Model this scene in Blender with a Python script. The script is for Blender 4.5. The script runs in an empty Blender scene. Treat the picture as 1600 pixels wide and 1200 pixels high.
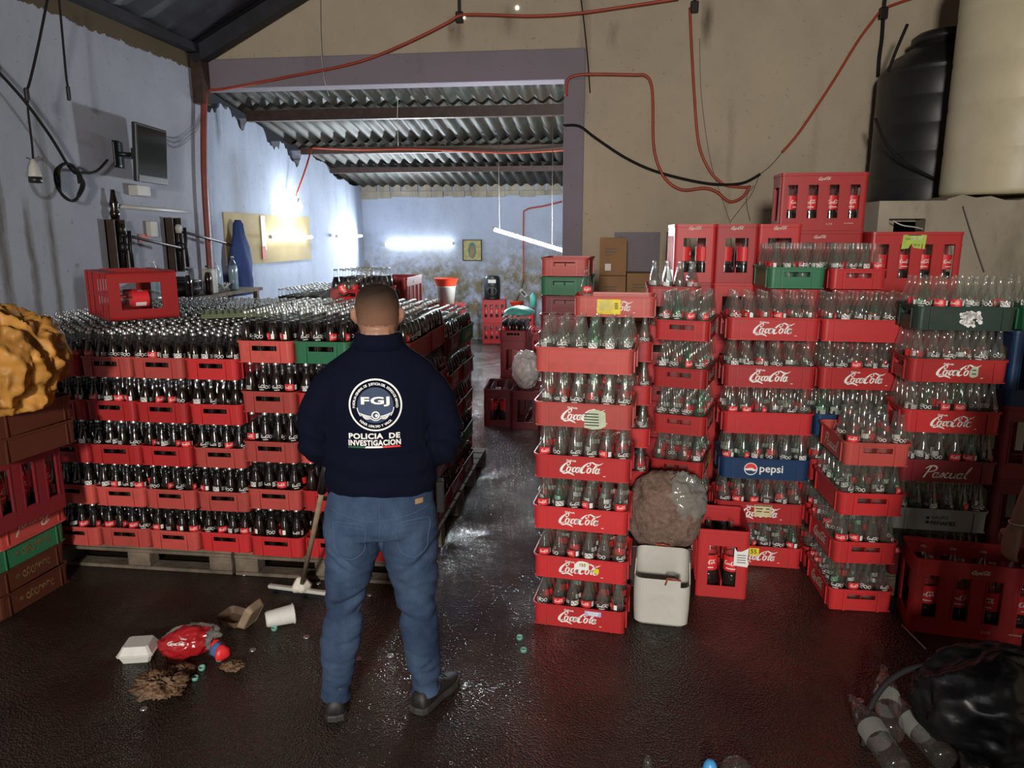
import bpy, bmesh, math, random
import numpy as np
from mathutils import Vector, Matrix, Euler
from mathutils.bvhtree import BVHTree
from mathutils import noise as mnoise
random.seed(11)
C = bpy.context.scene.collection
PI = math.pi

# ---------------------------------------------------------------- camera, world, light, exposure
CF = 1150.0; CH = 1.95; YAW = math.atan(0.1278); PIT = math.atan(233 / 1150)
cd = bpy.data.cameras.new('camera'); cd.sensor_fit = 'HORIZONTAL'; cd.sensor_width = 36.0
cd.lens = 36.0 * CF / 1600.0; cd.clip_start = 0.05; cd.clip_end = 200
cam = bpy.data.objects.new('camera', cd); C.objects.link(cam)
cam.location = (0, 0, CH); cam.rotation_euler = (PI / 2 - PIT, 0, YAW)
bpy.context.scene.camera = cam
_cf = Vector((-math.sin(YAW) * math.cos(PIT), math.cos(YAW) * math.cos(PIT), -math.sin(PIT)))
_cr = Vector((math.cos(YAW), math.sin(YAW), 0)); _cu = _cr.cross(_cf); CO = Vector((0, 0, CH))
def ray(x, y): return _cf * CF + _cr * (x - 800) + _cu * (600 - y)
def fl(x, y, z=0.0):
    d = ray(x, y); return CO + d * ((z - CH) / d.z)
def at(x, y, Y):
    d = ray(x, y); return CO + d * (Y / d.y)
def sd(x, y, X):
    d = ray(x, y); return CO + d * (X / d.x)
def px(p):
    q = Vector(p) - CO; z = q.dot(_cf)
    return (800 + CF * q.dot(_cr) / z, 600 - CF * q.dot(_cu) / z, z)

sc = bpy.context.scene
sc.view_settings.view_transform = 'Standard'; sc.view_settings.look = 'None'
sc.view_settings.exposure = 0.22; sc.view_settings.gamma = 1.0; sc.view_settings.use_curve_mapping = False
sc.cycles.max_bounces = 10; sc.cycles.transparent_max_bounces = 40
sc.cycles.diffuse_bounces = 3; sc.cycles.glossy_bounces = 4; sc.cycles.caustics_reflective = False; sc.cycles.caustics_refractive = False
sc.cycles.sample_clamp_indirect = 4.0; sc.cycles.use_denoising = True
w = bpy.data.worlds.new('world'); sc.world = w; w.use_nodes = True
w.node_tree.nodes['Background'].inputs[0].default_value = (0.55, 0.62, 0.75, 1)
w.node_tree.nodes['Background'].inputs[1].default_value = 0.05

def lamp(name, kind, loc, power, color=(1, 1, 1), size=0.2, sy=None, aim=None):
    d = bpy.data.lights.new(name, kind); d.energy = power; d.color = color
    if kind == 'AREA':
        d.size = size
        if sy: d.shape = 'RECTANGLE'; d.size_y = sy
    else: d.shadow_soft_size = size
    o = bpy.data.objects.new(name, d); C.objects.link(o); o.location = loc
    if aim is not None: o.rotation_euler = (Vector(aim) - Vector(loc)).to_track_quat('-Z', 'Y').to_euler()
    return o
# the hall's own hanging lamp, behind and above the photographer, and the daylight of the street door behind him
lamp('hall_lamp', 'AREA', (-0.3, -4.0, 2.75), 430, (1.0, 0.93, 0.84), 0.5, aim=(0.0, 6.0, 1.6))
lamp('street_door_daylight', 'AREA', (0.35, -4.7, 1.6), 85, (0.95, 0.96, 1.0), 0.9, 2.3, aim=(0, 4, 1.6))
# lamps of the back room: bare bulb, wall tubes, hanging tube (the glowing lamps themselves are built further down)
lamp('bulb_light', 'POINT', (-4.30, 10.35, 2.36), 26, (0.86, 0.94, 1.0), 0.06)
lamp('wall_tube_light', 'AREA', (-3.53, 13.55, 1.80), 95, (0.86, 0.94, 1.0), 1.3, 0.06, aim=(-3.2, 9, 1.6))
lamp('hanging_tube_light', 'POINT', (-0.82, 9.55, 1.84), 215, (0.88, 0.95, 1.0), 0.12)
lamp('side_tube_light', 'AREA', (-4.40, 10.35, 1.92), 28, (0.86, 0.94, 1.0), 1.3, 0.06, aim=(-1.5, 10.0, 1.6))

# ---------------------------------------------------------------- materials
def nt(name):
    m = bpy.data.materials.new(name); m.use_nodes = True
    t = m.node_tree; return m, t, t.nodes['Principled BSDF']
def _s(b, k, v):
    if k in b.inputs: b.inputs[k].default_value = v
def mat(name, col, rough=0.5, metal=0.0, spec=0.5, var=0.0, scale=6.0, bump=0.0, bscale=40.0, dirt=0.0, coat=0.0, emit=None):
    """plain surface with procedural mottling (var), grime (dirt) and bump"""
    m, t, b = nt(name); N = t.nodes; L = t.links
    _s(b, 'Base Color', (*col, 1)); _s(b, 'Roughness', rough); _s(b, 'Metallic', metal); _s(b, 'Specular IOR Level', spec); _s(b, 'Coat Weight', coat)
    if emit: _s(b, 'Emission Color', (*emit[0], 1)); _s(b, 'Emission Strength', emit[1])
    tc = N.new('ShaderNodeTexCoord')
    if var or dirt:
        n = N.new('ShaderNodeTexNoise'); n.inputs['Scale'].default_value = scale; n.inputs['Detail'].default_value = 6
        L.new(tc.outputs['Object'], n.inputs['Vector'])
        r = N.new('ShaderNodeValToRGB'); r.color_ramp.elements[0].position = 0.3; r.color_ramp.elements[1].position = 0.72
        r.color_ramp.elements[0].color = (*[max(0, c * (1 - var)) for c in col], 1)
        r.color_ramp.elements[1].color = (*[min(1, c * (1 + var * 0.8)) for c in col], 1)
        L.new(n.outputs['Fac'], r.inputs['Fac']); out = r.outputs['Color']
        if dirt:
            n2 = N.new('ShaderNodeTexNoise'); n2.inputs['Scale'].default_value = scale * 2.3; n2.inputs['Detail'].default_value = 9; n2.inputs['Roughness'].default_value = 0.7
            L.new(tc.outputs['Object'], n2.inputs['Vector'])
            r2 = N.new('ShaderNodeValToRGB'); r2.color_ramp.elements[0].position = 0.5; r2.color_ramp.elements[1].position = 0.75
            r2.color_ramp.elements[0].color = (0, 0, 0, 1); r2.color_ramp.elements[1].color = (dirt, dirt, dirt, 1)
            L.new(n2.outputs['Fac'], r2.inputs['Fac'])
            mx = N.new('ShaderNodeMixRGB'); L.new(r2.outputs['Color'], mx.inputs[0]); L.new(out, mx.inputs[1]); mx.inputs[2].default_value = (0.06, 0.045, 0.03, 1)
            out = mx.outputs[0]
        L.new(out, b.inputs['Base Color'])
    if bump:
        n3 = N.new('ShaderNodeTexNoise'); n3.inputs['Scale'].default_value = bscale; n3.inputs['Detail'].default_value = 5
        L.new(tc.outputs['Object'], n3.inputs['Vector'])
        bp = N.new('ShaderNodeBump'); bp.inputs['Strength'].default_value = bump; bp.inputs['Distance'].default_value = 0.01
        L.new(n3.outputs['Fac'], bp.inputs['Height']); L.new(bp.outputs[0], b.inputs['Normal'])
    return m
def crate_mat(name, col, dirt=0.35):
    """crate plastic: per-crate shade variation, scuffs"""
    m, t, b = nt(name); N = t.nodes; L = t.links
    _s(b, 'Roughness', 0.42); _s(b, 'Specular IOR Level', 0.4)
    oi = N.new('ShaderNodeObjectInfo'); tc = N.new('ShaderNodeTexCoord')
    ad = N.new('ShaderNodeVectorMath'); ad.operation = 'ADD'; L.new(tc.outputs['Object'], ad.inputs[0]); L.new(oi.outputs['Location'], ad.inputs[1])
    n = N.new('ShaderNodeTexNoise'); n.inputs['Scale'].default_value = 9; n.inputs['Detail'].default_value = 8; n.inputs['Roughness'].default_value = 0.65
    L.new(ad.outputs[0], n.inputs['Vector'])
    r = N.new('ShaderNodeValToRGB'); r.color_ramp.elements[0].position = 0.52; r.color_ramp.elements[1].position = 0.80
    r.color_ramp.elements[0].color = (0, 0, 0, 1); r.color_ramp.elements[1].color = (dirt, dirt, dirt, 1)
    L.new(n.outputs['Fac'], r.inputs['Fac'])
    hs = N.new('ShaderNodeHueSaturation'); hs.inputs['Color'].default_value = (*col, 1)
    mr = N.new('ShaderNodeMapRange'); mr.inputs[3].default_value = 0.75; mr.inputs[4].default_value = 1.2
    L.new(oi.outputs['Random'], mr.inputs[0]); L.new(mr.outputs[0], hs.inputs['Value'])
    mx = N.new('ShaderNodeMixRGB'); L.new(r.outputs['Color'], mx.inputs[0]); L.new(hs.outputs[0], mx.inputs[1]); mx.inputs[2].default_value = (0.10, 0.055, 0.04, 1)
    L.new(mx.outputs[0], b.inputs['Base Color'])
    return m
def glass_mat(name, tint=(0.93, 0.95, 0.93), dust=0.10, edge=0.45, rough=0.06, dark=0.35, base=0.05):
    """thin clear wall: see-through, glossy, with a faint scuffed film"""
    m, t, b = nt(name); N = t.nodes; L = t.links
    out = N['Material Output']
    tr = N.new('ShaderNodeBsdfTransparent'); tm = N.new('ShaderNodeMixRGB'); tm.inputs[1].default_value = (*tint, 1); tm.inputs[2].default_value = (*[c * dark for c in tint], 1); L.new(tm.outputs[0], tr.inputs[0])  # tint darkens toward grazing edges, imitating the dark outlines of refraction
    gl = N.new('ShaderNodeBsdfGlossy'); gl.inputs['Roughness'].default_value = rough; gl.inputs[0].default_value = (1, 1, 1, 1)
    df = N.new('ShaderNodeBsdfDiffuse'); df.inputs[0].default_value = (0.55, 0.58, 0.54, 1)
    lw = N.new('ShaderNodeLayerWeight'); lw.inputs['Blend'].default_value = 0.5
    p = N.new('ShaderNodeMath'); p.operation = 'POWER'; L.new(lw.outputs['Facing'], p.inputs[0]); p.inputs[1].default_value = 2.6
    q = N.new('ShaderNodeMath'); q.operation = 'MULTIPLY_ADD'; L.new(p.outputs[0], q.inputs[0]); q.inputs[1].default_value = edge; q.inputs[2].default_value = base; L.new(p.outputs[0], tm.inputs[0])
    m1 = N.new('ShaderNodeMixShader'); L.new(q.outputs[0], m1.inputs[0]); L.new(tr.outputs[0], m1.inputs[1]); L.new(gl.outputs[0], m1.inputs[2])
    q2 = N.new('ShaderNodeMath'); q2.operation = 'MULTIPLY_ADD'; L.new(p.outputs[0], q2.inputs[0]); q2.inputs[1].default_value = dust * 1.5; q2.inputs[2].default_value = dust
    m2 = N.new('ShaderNodeMixShader'); L.new(q2.outputs[0], m2.inputs[0]); L.new(m1.outputs[0], m2.inputs[1]); L.new(df.outputs[0], m2.inputs[2])
    L.new(m2.outputs[0], out.inputs[0])
    return m

M = {}
M['red'] = crate_mat('crate_red_plastic', (0.45, 0.026, 0.028))
M['redf'] = crate_mat('crate_faded_red_plastic', (0.47, 0.072, 0.060), 0.5)
M['maroon'] = crate_mat('crate_maroon_plastic', (0.20, 0.018, 0.025))
M['green'] = crate_mat('crate_green_plastic', (0.026, 0.155, 0.072), 0.3)
M['dgreen'] = crate_mat('crate_dark_green_plastic', (0.02, 0.045, 0.035), 0.3)
M['brown'] = crate_mat('crate_brown_plastic', (0.12, 0.036, 0.020), 0.6)
M['blue'] = crate_mat('crate_blue_plastic', (0.009, 0.038, 0.11), 0.2)
M['grey'] = crate_mat('crate_grey_plastic', (0.34, 0.34, 0.33), 0.4)
M['glass'] = glass_mat('clear_glass', dust=0.040, edge=0.60, rough=0.05)
M['gglass'] = glass_mat('pale_green_glass', (0.72, 0.90, 0.80), dust=0.04)
M['fglass'] = glass_mat('filled_bottle_glass', (0.96, 0.97, 0.96), dust=0.004, edge=0.28, rough=0.035, base=0.035)
M['pet'] = glass_mat('pet_plastic', (0.95, 0.96, 0.96), dust=0.02, edge=0.5, rough=0.1)
M['cola'] = mat('cola_liquid', (0.010, 0.0035, 0.002), 0.15, spec=0.6)
M['amber'] = mat('amber_liquid', (0.10, 0.022, 0.008), 0.15, spec=0.6)
M['cap'] = mat('crown_cap_metal', (0.62, 0.63, 0.62), 0.28, metal=0.9)
M['lred'] = mat('label_red', (0.72, 0.030, 0.035), 0.45)
M['white'] = mat('print_white', (0.80, 0.79, 0.76), 0.6)
M['cream'] = mat('print_cream', (0.72, 0.68, 0.58), 0.6, var=0.15, scale=30)
M['black'] = mat('print_black', (0.012, 0.012, 0.012), 0.5)
M['rim'] = mat('worn_rim', (0.45, 0.16, 0.13), 0.6)
M['yellow'] = mat('paper_yellow', (0.80, 0.66, 0.02), 0.6, var=0.2, scale=20)
M['lime'] = mat('paper_lime', (0.42, 0.58, 0.08), 0.6, var=0.15, scale=20)
M['palegrn'] = mat('paper_pale_green', (0.50, 0.56, 0.40), 0.6, var=0.2, scale=20)
M['tagc'] = mat('paper_cream_tag', (0.62, 0.54, 0.30), 0.6, var=0.2, scale=20)
M['lilac'] = mat('paper_lilac', (0.45, 0.42, 0.65), 0.6, var=0.2, scale=20)
M['wood'] = mat('pallet_wood', (0.16, 0.125, 0.09), 0.8, var=0.5, scale=8, dirt=0.6, bump=0.5, bscale=30)
M['blk'] = mat('black_plastic', (0.012, 0.012, 0.014), 0.4, var=0.2)
M['blkbag'] = mat('black_bag_plastic', (0.006, 0.006, 0.007), 0.35, bump=0.3, bscale=8)
M['skin'] = mat('skin', (0.30, 0.155, 0.10), 0.5, var=0.10, scale=9, bump=0.15, bscale=60)
M['hair'] = mat('cropped_hair', (0.045, 0.026, 0.017), 0.75, var=0.5, scale=60, bump=0.8, bscale=180)
M['navy'] = mat('navy_jersey', (0.0035, 0.0050, 0.0135), 0.95, spec=0.08, bump=0.25, bscale=16)
M['badgeblue'] = mat('badge_blue', (0.018, 0.038, 0.095), 0.7, var=0.2, scale=20)
M['orange'] = mat('conduit_orange', (0.40, 0.058, 0.028), 0.45, var=0.15)
M['cable'] = mat('black_cable', (0.014, 0.013, 0.013), 0.75, spec=0.2)
M['faded'] = mat('faded_print', (0.22, 0.13, 0.05), 0.7, var=0.4, scale=30)
M['wire'] = mat('thin_wire', (0.16, 0.13, 0.11), 0.6)
M['whitepl'] = mat('white_plastic', (0.52, 0.51, 0.46), 0.5, var=0.10, dirt=0.10, scale=5)
M['card'] = mat('cardboard', (0.33, 0.185, 0.085), 0.85, var=0.12, scale=5)
M['steel'] = mat('brown_painted_steel', (0.05, 0.025, 0.018), 0.5, var=0.4, scale=12, dirt=0.3)
M['darksteel'] = mat('dark_steel', (0.016, 0.014, 0.014), 0.45, metal=0.4)
M['rubber'] = mat('rubber_sole', (0.03, 0.028, 0.026), 0.6, var=0.3)
M['shoe'] = mat('shoe_upper', (0.014, 0.013, 0.013), 0.6, var=0.5, scale=20, dirt=0.2)
def jeans_mat():
    m, t, b = nt('denim'); N = t.nodes; L = t.links
    _s(b, 'Roughness', 0.85); _s(b, 'Specular IOR Level', 0.2)
    tc = N.new('ShaderNodeTexCoord'); n = N.new('ShaderNodeTexNoise'); n.inputs['Scale'].default_value = 5; n.inputs['Detail'].default_value = 4
    mp = N.new('ShaderNodeMapping'); mp.inputs['Scale'].default_value = (1.4, 1, 0.8); L.new(tc.outputs['Object'], mp.inputs[0]); L.new(mp.outputs[0], n.inputs['Vector'])
    r = N.new('ShaderNodeValToRGB'); r.color_ramp.elements[0].position = 0.35; r.color_ramp.elements[1].position = 0.72
    r.color_ramp.elements[0].color = (0.018, 0.034, 0.072, 1); r.color_ramp.elements[1].color = (0.055, 0.090, 0.155, 1)
    L.new(n.outputs['Fac'], r.inputs['Fac'])
    n2 = N.new('ShaderNodeTexNoise'); n2.inputs['Scale'].default_value = 260; n2.inputs['Detail'].default_value = 2
    mp2 = N.new('ShaderNodeMapping'); mp2.inputs['Scale'].default_value = (1, 1, 0.25); L.new(tc.outputs['Object'], mp2.inputs[0]); L.new(mp2.outputs[0], n2.inputs['Vector'])
    mx = N.new('ShaderNodeMixRGB'); mx.blend_type = 'MULTIPLY'; mx.inputs[0].default_value = 0.6; L.new(r.outputs[0], mx.inputs[1])
    r2 = N.new('ShaderNodeValToRGB'); r2.color_ramp.elements[0].color = (0.55, 0.55, 0.6, 1); r2.color_ramp.elements[1].color = (1.3, 1.3, 1.3, 1); L.new(n2.outputs['Fac'], r2.inputs['Fac'])
    L.new(r2.outputs[0], mx.inputs[2]); L.new(mx.outputs[0], b.inputs['Base Color'])
    bp = N.new('ShaderNodeBump'); bp.inputs['Strength'].default_value = 0.25; bp.inputs['Distance'].default_value = 0.004; L.new(n2.outputs['Fac'], bp.inputs['Height']); L.new(bp.outputs[0], b.inputs['Normal'])
    return m
M['denim'] = jeans_mat()
M['stitch'] = mat('denim_seam', (0.055, 0.10, 0.18), 0.9)

def wall_mat(name, base, alt, low=None, low_z=(0, 0), mold=0.5, streaks=(), axis='Y', band=None):
    """old limewash: mottled paint, damp patches low down, vertical run stains at given places"""
    m, t, b = nt(name); N = t.nodes; L = t.links
    _s(b, 'Roughness', 0.85); _s(b, 'Specular IOR Level', 0.2)
    g = N.new('ShaderNodeNewGeometry'); sep = N.new('ShaderNodeSeparateXYZ'); L.new(g.outputs['Position'], sep.inputs[0])
    def noise(sc_, det=8, ro=0.6, stretch=None):
        n = N.new('ShaderNodeTexNoise'); n.inputs['Scale'].default_value = sc_; n.inputs['Detail'].default_value = det; n.inputs['Roughness'].default_value = ro
        if stretch:
            mp = N.new('ShaderNodeMapping'); mp.inputs['Scale'].default_value = stretch; L.new(g.outputs['Position'], mp.inputs[0]); L.new(mp.outputs[0], n.inputs['Vector'])
        else: L.new(g.outputs['Position'], n.inputs['Vector'])
        return n.outputs['Fac']
    def ramp(f, a, c, c0=(0, 0, 0), c1=(1, 1, 1)):
        r = N.new('ShaderNodeValToRGB'); r.color_ramp.elements[0].position = a; r.color_ramp.elements[1].position = c
        r.color_ramp.elements[0].color = (*c0, 1); r.color_ramp.elements[1].color = (*c1, 1); L.new(f, r.inputs['Fac']); return r.outputs['Color']
    def mth(op, a, b2=None, c=None):
        n = N.new('ShaderNodeMath'); n.operation = op
        for i, v in enumerate((a, b2, c)):
            if v is None: continue
            if isinstance(v, (int, float)): n.inputs[i].default_value = v
            else: L.new(v, n.inputs[i])
        return n.outputs[0]
    def mix(f, c1, c2):
        n = N.new('ShaderNodeMixRGB')
        if isinstance(f, (int, float)): n.inputs[0].default_value = f
        else: L.new(f, n.inputs[0])
        for i, v in ((1, c1), (2, c2)):
            if isinstance(v, tuple): n.inputs[i].default_value = (*v, 1)
            else: L.new(v, n.inputs[i])
        return n.outputs[0]
    col = ramp(noise(0.9, 9, 0.62), 0.32, 0.68, alt, base)
    col = mix(mth('MULTIPLY', ramp(noise(2.2, 10, 0.7, (1, 1, 0.35)), 0.52, 0.78), mold), col, tuple(c * 0.45 for c in alt))
    col = mix(mth('MULTIPLY', ramp(noise(26, 3, 0.6), 0.66, 0.72), 0.5), col, tuple(c * 0.4 for c in alt))
    if low:
        z = mth('ADD', sep.outputs['Z'], mth('MULTIPLY_ADD', noise(1.1, 8, 0.7), 1.6, -0.8))
        mr = N.new('ShaderNodeMapRange'); L.new(z, mr.inputs[0]); mr.inputs[1].default_value = low_z[0]; mr.inputs[2].default_value = low_z[1]; mr.inputs[3].default_value = 1; mr.inputs[4].default_value = 0
        col = mix(mth('MULTIPLY', mr.outputs[0], ramp(noise(4.5, 9, 0.75), 0.36, 0.56)), col, low)
    for (p, wd, z0, z1, a, sc2) in streaks:
        d = mth('ABSOLUTE', mth('SUBTRACT', mth('ADD', sep.outputs[axis], mth('MULTIPLY_ADD', noise(3.0, 4), 0.10, -0.05)), p))
        f = mth('SUBTRACT', 1.0, mth('DIVIDE', d, wd)); f = mth('MAXIMUM', f, 0.0); f = mth('POWER', f, 0.6)
        mr = N.new('ShaderNodeMapRange'); L.new(sep.outputs['Z'], mr.inputs[0]); mr.inputs[1].default_value = z1 - 0.12; mr.inputs[2].default_value = z1 + 0.05; mr.inputs[3].default_value = 1; mr.inputs[4].default_value = 0
        mr2 = N.new('ShaderNodeMapRange'); L.new(sep.outputs['Z'], mr2.inputs[0]); mr2.inputs[1].default_value = z0 - 0.1; mr2.inputs[2].default_value = z0 + 0.15; mr2.inputs[3].default_value = 0; mr2.inputs[4].default_value = 1
        f = mth('MULTIPLY', mth('MULTIPLY', f, a), mth('MULTIPLY', mr.outputs[0], mr2.outputs[0]))
        f = mth('MULTIPLY', f, ramp(noise(7, 6, 0.7, (1, 1, 0.15)), 0.25, 0.6))
        col = mix(f, col, sc2)
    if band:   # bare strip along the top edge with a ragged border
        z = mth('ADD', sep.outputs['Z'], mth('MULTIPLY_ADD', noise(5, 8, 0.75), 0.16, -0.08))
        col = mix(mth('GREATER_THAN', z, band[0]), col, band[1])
    L.new(col, b.inputs['Base Color'])
    bp = N.new('ShaderNodeBump'); bp.inputs['Strength'].default_value = 0.35; bp.inputs['Distance'].default_value = 0.02; L.new(noise(9, 8, 0.7), bp.inputs['Height']); L.new(bp.outputs[0], b.inputs['Normal'])
    return m
ST = (0.10, 0.085, 0.06)
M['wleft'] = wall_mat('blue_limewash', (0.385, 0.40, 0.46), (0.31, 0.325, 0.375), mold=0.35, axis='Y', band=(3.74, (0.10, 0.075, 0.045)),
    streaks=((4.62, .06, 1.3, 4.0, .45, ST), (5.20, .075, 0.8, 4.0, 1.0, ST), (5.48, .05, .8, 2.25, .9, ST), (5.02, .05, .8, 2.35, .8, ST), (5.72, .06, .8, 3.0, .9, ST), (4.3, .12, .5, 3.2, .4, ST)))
M['wback'] = wall_mat('pale_blue_limewash', (0.47, 0.54, 0.70), (0.40, 0.46, 0.58), low=(0.20, 0.17, 0.10), low_z=(1.15, 2.0), mold=0.3, axis='X')
M['wbackl'] = wall_mat('pale_blue_side_limewash', (0.47, 0.54, 0.68), (0.38, 0.43, 0.54), mold=0.5, axis='Y',
    streaks=((8.95, .25, 1.0, 3.0, .4, (0.2, 0.2, 0.17)), (8.6, .08, 3.0, 3.5, .9, (.05, .05, .04))))
M['wtan'] = wall_mat('tan_plaster', (0.54, 0.455, 0.335), (0.44, 0.37, 0.275), mold=0.22, axis='X',
    streaks=((1.25, .05, 1.6, 3.3, .35, (.2, .15, .1)), (2.1, .05, 2.5, 3.6, .3, (.2, .15, .1)), (-0.30, .07, 3.2, 4.6, .5, (.16, .13, .1)), (-1.66, .10, 3.95, 4.22, .9, (.04, .03, .02)), (0.0, .06, 3.92, 4.10, .9, (.05, .04, .03)), (0.95, .07, 3.9, 4.3, .9, (.04, .03, .02)), (-1.1, .12, 4.05, 4.30, .7, (.12, .09, .07))))
M['wlilac'] = wall_mat('lilac_painted_beam', (0.27, 0.235, 0.275), (0.225, 0.20, 0.23), mold=0.5)
M['wraw'] = wall_mat('raw_concrete_block', (0.42, 0.37, 0.29), (0.25, 0.22, 0.17), mold=0.8)
M['wraw2'] = wall_mat('broken_mortar', (0.50, 0.46, 0.38), (0.22, 0.20, 0.15), mold=0.9)

def floor_mat():
    m, t, b = nt('wet_concrete'); N = t.nodes; L = t.links
    g = N.new('ShaderNodeNewGeometry')
    def noise(s_, d_=6, r_=0.6, o=None):
        n = N.new('ShaderNodeTexNoise'); n.inputs['Scale'].default_value = s_; n.inputs['Detail'].default_value = d_; n.inputs['Roughness'].default_value = r_
        L.new(g.outputs['Position'], n.inputs['Vector']); return n.outputs['Fac']
    def ramp(f, a, c, c0, c1):
        r = N.new('ShaderNodeValToRGB'); r.color_ramp.elements[0].position = a; r.color_ramp.elements[1].position = c
        r.color_ramp.elements[0].color = (*c0, 1); r.color_ramp.elements[1].color = (*c1, 1); L.new(f, r.inputs['Fac']); return r.outputs['Color']
    c1 = ramp(noise(1.3, 9, 0.65), 0.38, 0.66, (0.013, 0.0085, 0.006), (0.036, 0.025, 0.017))
    c2 = ramp(noise(3.1, 9, 0.7), 0.60, 0.74, (0, 0, 0), (0.5, 0.5, 0.5))
    mx = N.new('ShaderNodeMixRGB'); L.new(c2, mx.inputs[0]); L.new(c1, mx.inputs[1]); mx.inputs[2].default_value = (0.055, 0.042, 0.032, 1); L.new(mx.outputs[0], b.inputs['Base Color'])
    L.new(ramp(noise(1.9, 7, 0.6), 0.40, 0.62, (0.06, 0.06, 0.06), (0.26, 0.26, 0.26)), b.inputs['Roughness'])
    _s(b, 'Specular IOR Level', 0.50); _s(b, 'Coat IOR', 1.7); _s(b, 'Coat Roughness', 0.04)
    # coarse aggregate showing through the water film of the aisle, calmer water elsewhere
    sep = N.new('ShaderNodeSeparateXYZ'); L.new(g.outputs['Position'], sep.inputs[0])
    # clear coat is strongest in a band along the aisle, weak on either side
    wx = N.new('ShaderNodeMath'); wx.operation = 'MULTIPLY_ADD'; L.new(noise(2.4, 6, 0.6), wx.inputs[0]); wx.inputs[1].default_value = 0.5; L.new(sep.outputs['X'], wx.inputs[2])
    wr = N.new('ShaderNodeValToRGB'); wm = N.new('ShaderNodeMapRange'); wm.inputs[1].default_value = -1.6; wm.inputs[2].default_value = 0.6; L.new(wx.outputs[0], wm.inputs[0]); L.new(wm.outputs[0], wr.inputs['Fac'])
    e = wr.color_ramp.elements; e[0].position = 0.0; e[0].color = (0.12, 0.12, 0.12, 1); e[1].position = 1.0; e[1].color = (0.10, 0.10, 0.10, 1)
    for p_, v_ in ((0.22, 0.9), (0.70, 0.9), (0.80, 0.12)): q_ = e.new(p_); q_.color = (v_, v_, v_, 1)
    L.new(wr.outputs[0], b.inputs['Coat Weight'])
    vo = N.new('ShaderNodeTexVoronoi'); vo.inputs['Scale'].default_value = 105; L.new(g.outputs['Position'], vo.inputs['Vector'])
    mk = N.new('ShaderNodeMath'); mk.operation = 'MULTIPLY'
    L.new(vo.outputs['Distance'], mk.inputs[0])
    ms = ramp(noise(1.6, 6, 0.6), 0.34, 0.52, (0.30, 0.30, 0.30), (1, 1, 1)); L.new(ms, mk.inputs[1])
    ad = N.new('ShaderNodeMath'); ad.operation = 'MULTIPLY_ADD'; L.new(noise(38, 4, 0.6), ad.inputs[0]); ad.inputs[1].default_value = 0.45; L.new(mk.outputs[0], ad.inputs[2])
    bp = N.new('ShaderNodeBump'); bp.inputs['Strength'].default_value = 0.85; bp.inputs['Distance'].default_value = 0.010; L.new(ad.outputs[0], bp.inputs['Height']); L.new(bp.outputs[0], b.inputs['Normal']); L.new(bp.outputs[0], b.inputs['Coat Normal'])
    return m
M['floor'] = floor_mat()
def roof_mat(name, cols, sc=2.0):
    m, t, b = nt(name); N = t.nodes; L = t.links
    _s(b, 'Roughness', 0.6)
    g = N.new('ShaderNodeNewGeometry'); mp = N.new('ShaderNodeMapping'); mp.inputs['Scale'].default_value = (2.2, 0.5, 1); L.new(g.outputs['Position'], mp.inputs[0])
    n = N.new('ShaderNodeTexNoise'); n.inputs['Scale'].default_value = sc; n.inputs['Detail'].default_value = 8; n.inputs['Roughness'].default_value = 0.7; L.new(mp.outputs[0], n.inputs['Vector'])
    r = N.new('ShaderNodeValToRGB'); L.new(n.outputs['Fac'], r.inputs['Fac'])
    els = r.color_ramp.elements
    while len(els) < len(cols): els.new(0.5)
    for i, c in enumerate(cols): els[i].position = 0.32 + 0.36 * i / (len(cols) - 1); els[i].color = (*c, 1)
    L.new(r.outputs[0], b.inputs['Base Color']); return m
M['roofback'] = roof_mat('mossy_corrugated_sheet', [(0.007, 0.009, 0.006), (0.030, 0.020, 0.010), (0.018, 0.024, 0.017), (0.060, 0.062, 0.045)], 3.0)
M['rooffront'] = roof_mat('dark_sheet_roof', [(0.012, 0.012, 0.016), (0.03, 0.03, 0.04)])
def glow(name, col, s):
    m, t, b = nt(name); _s(b, 'Base Color', (*col, 1)); _s(b, 'Emission Color', (*col, 1)); _s(b, 'Emission Strength', s); return m
M['tube'] = glow('lit_tube', (0.92, 0.97, 1.0), 32); M['tubew'] = glow('lit_wall_tube', (0.92, 0.97, 1.0), 14); M['bulb'] = glow('lit_bulb', (0.9, 0.96, 1.0), 30); M['hole'] = glow('daylight_through_hole', (0.95, 1, 0.97), 5)

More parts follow.
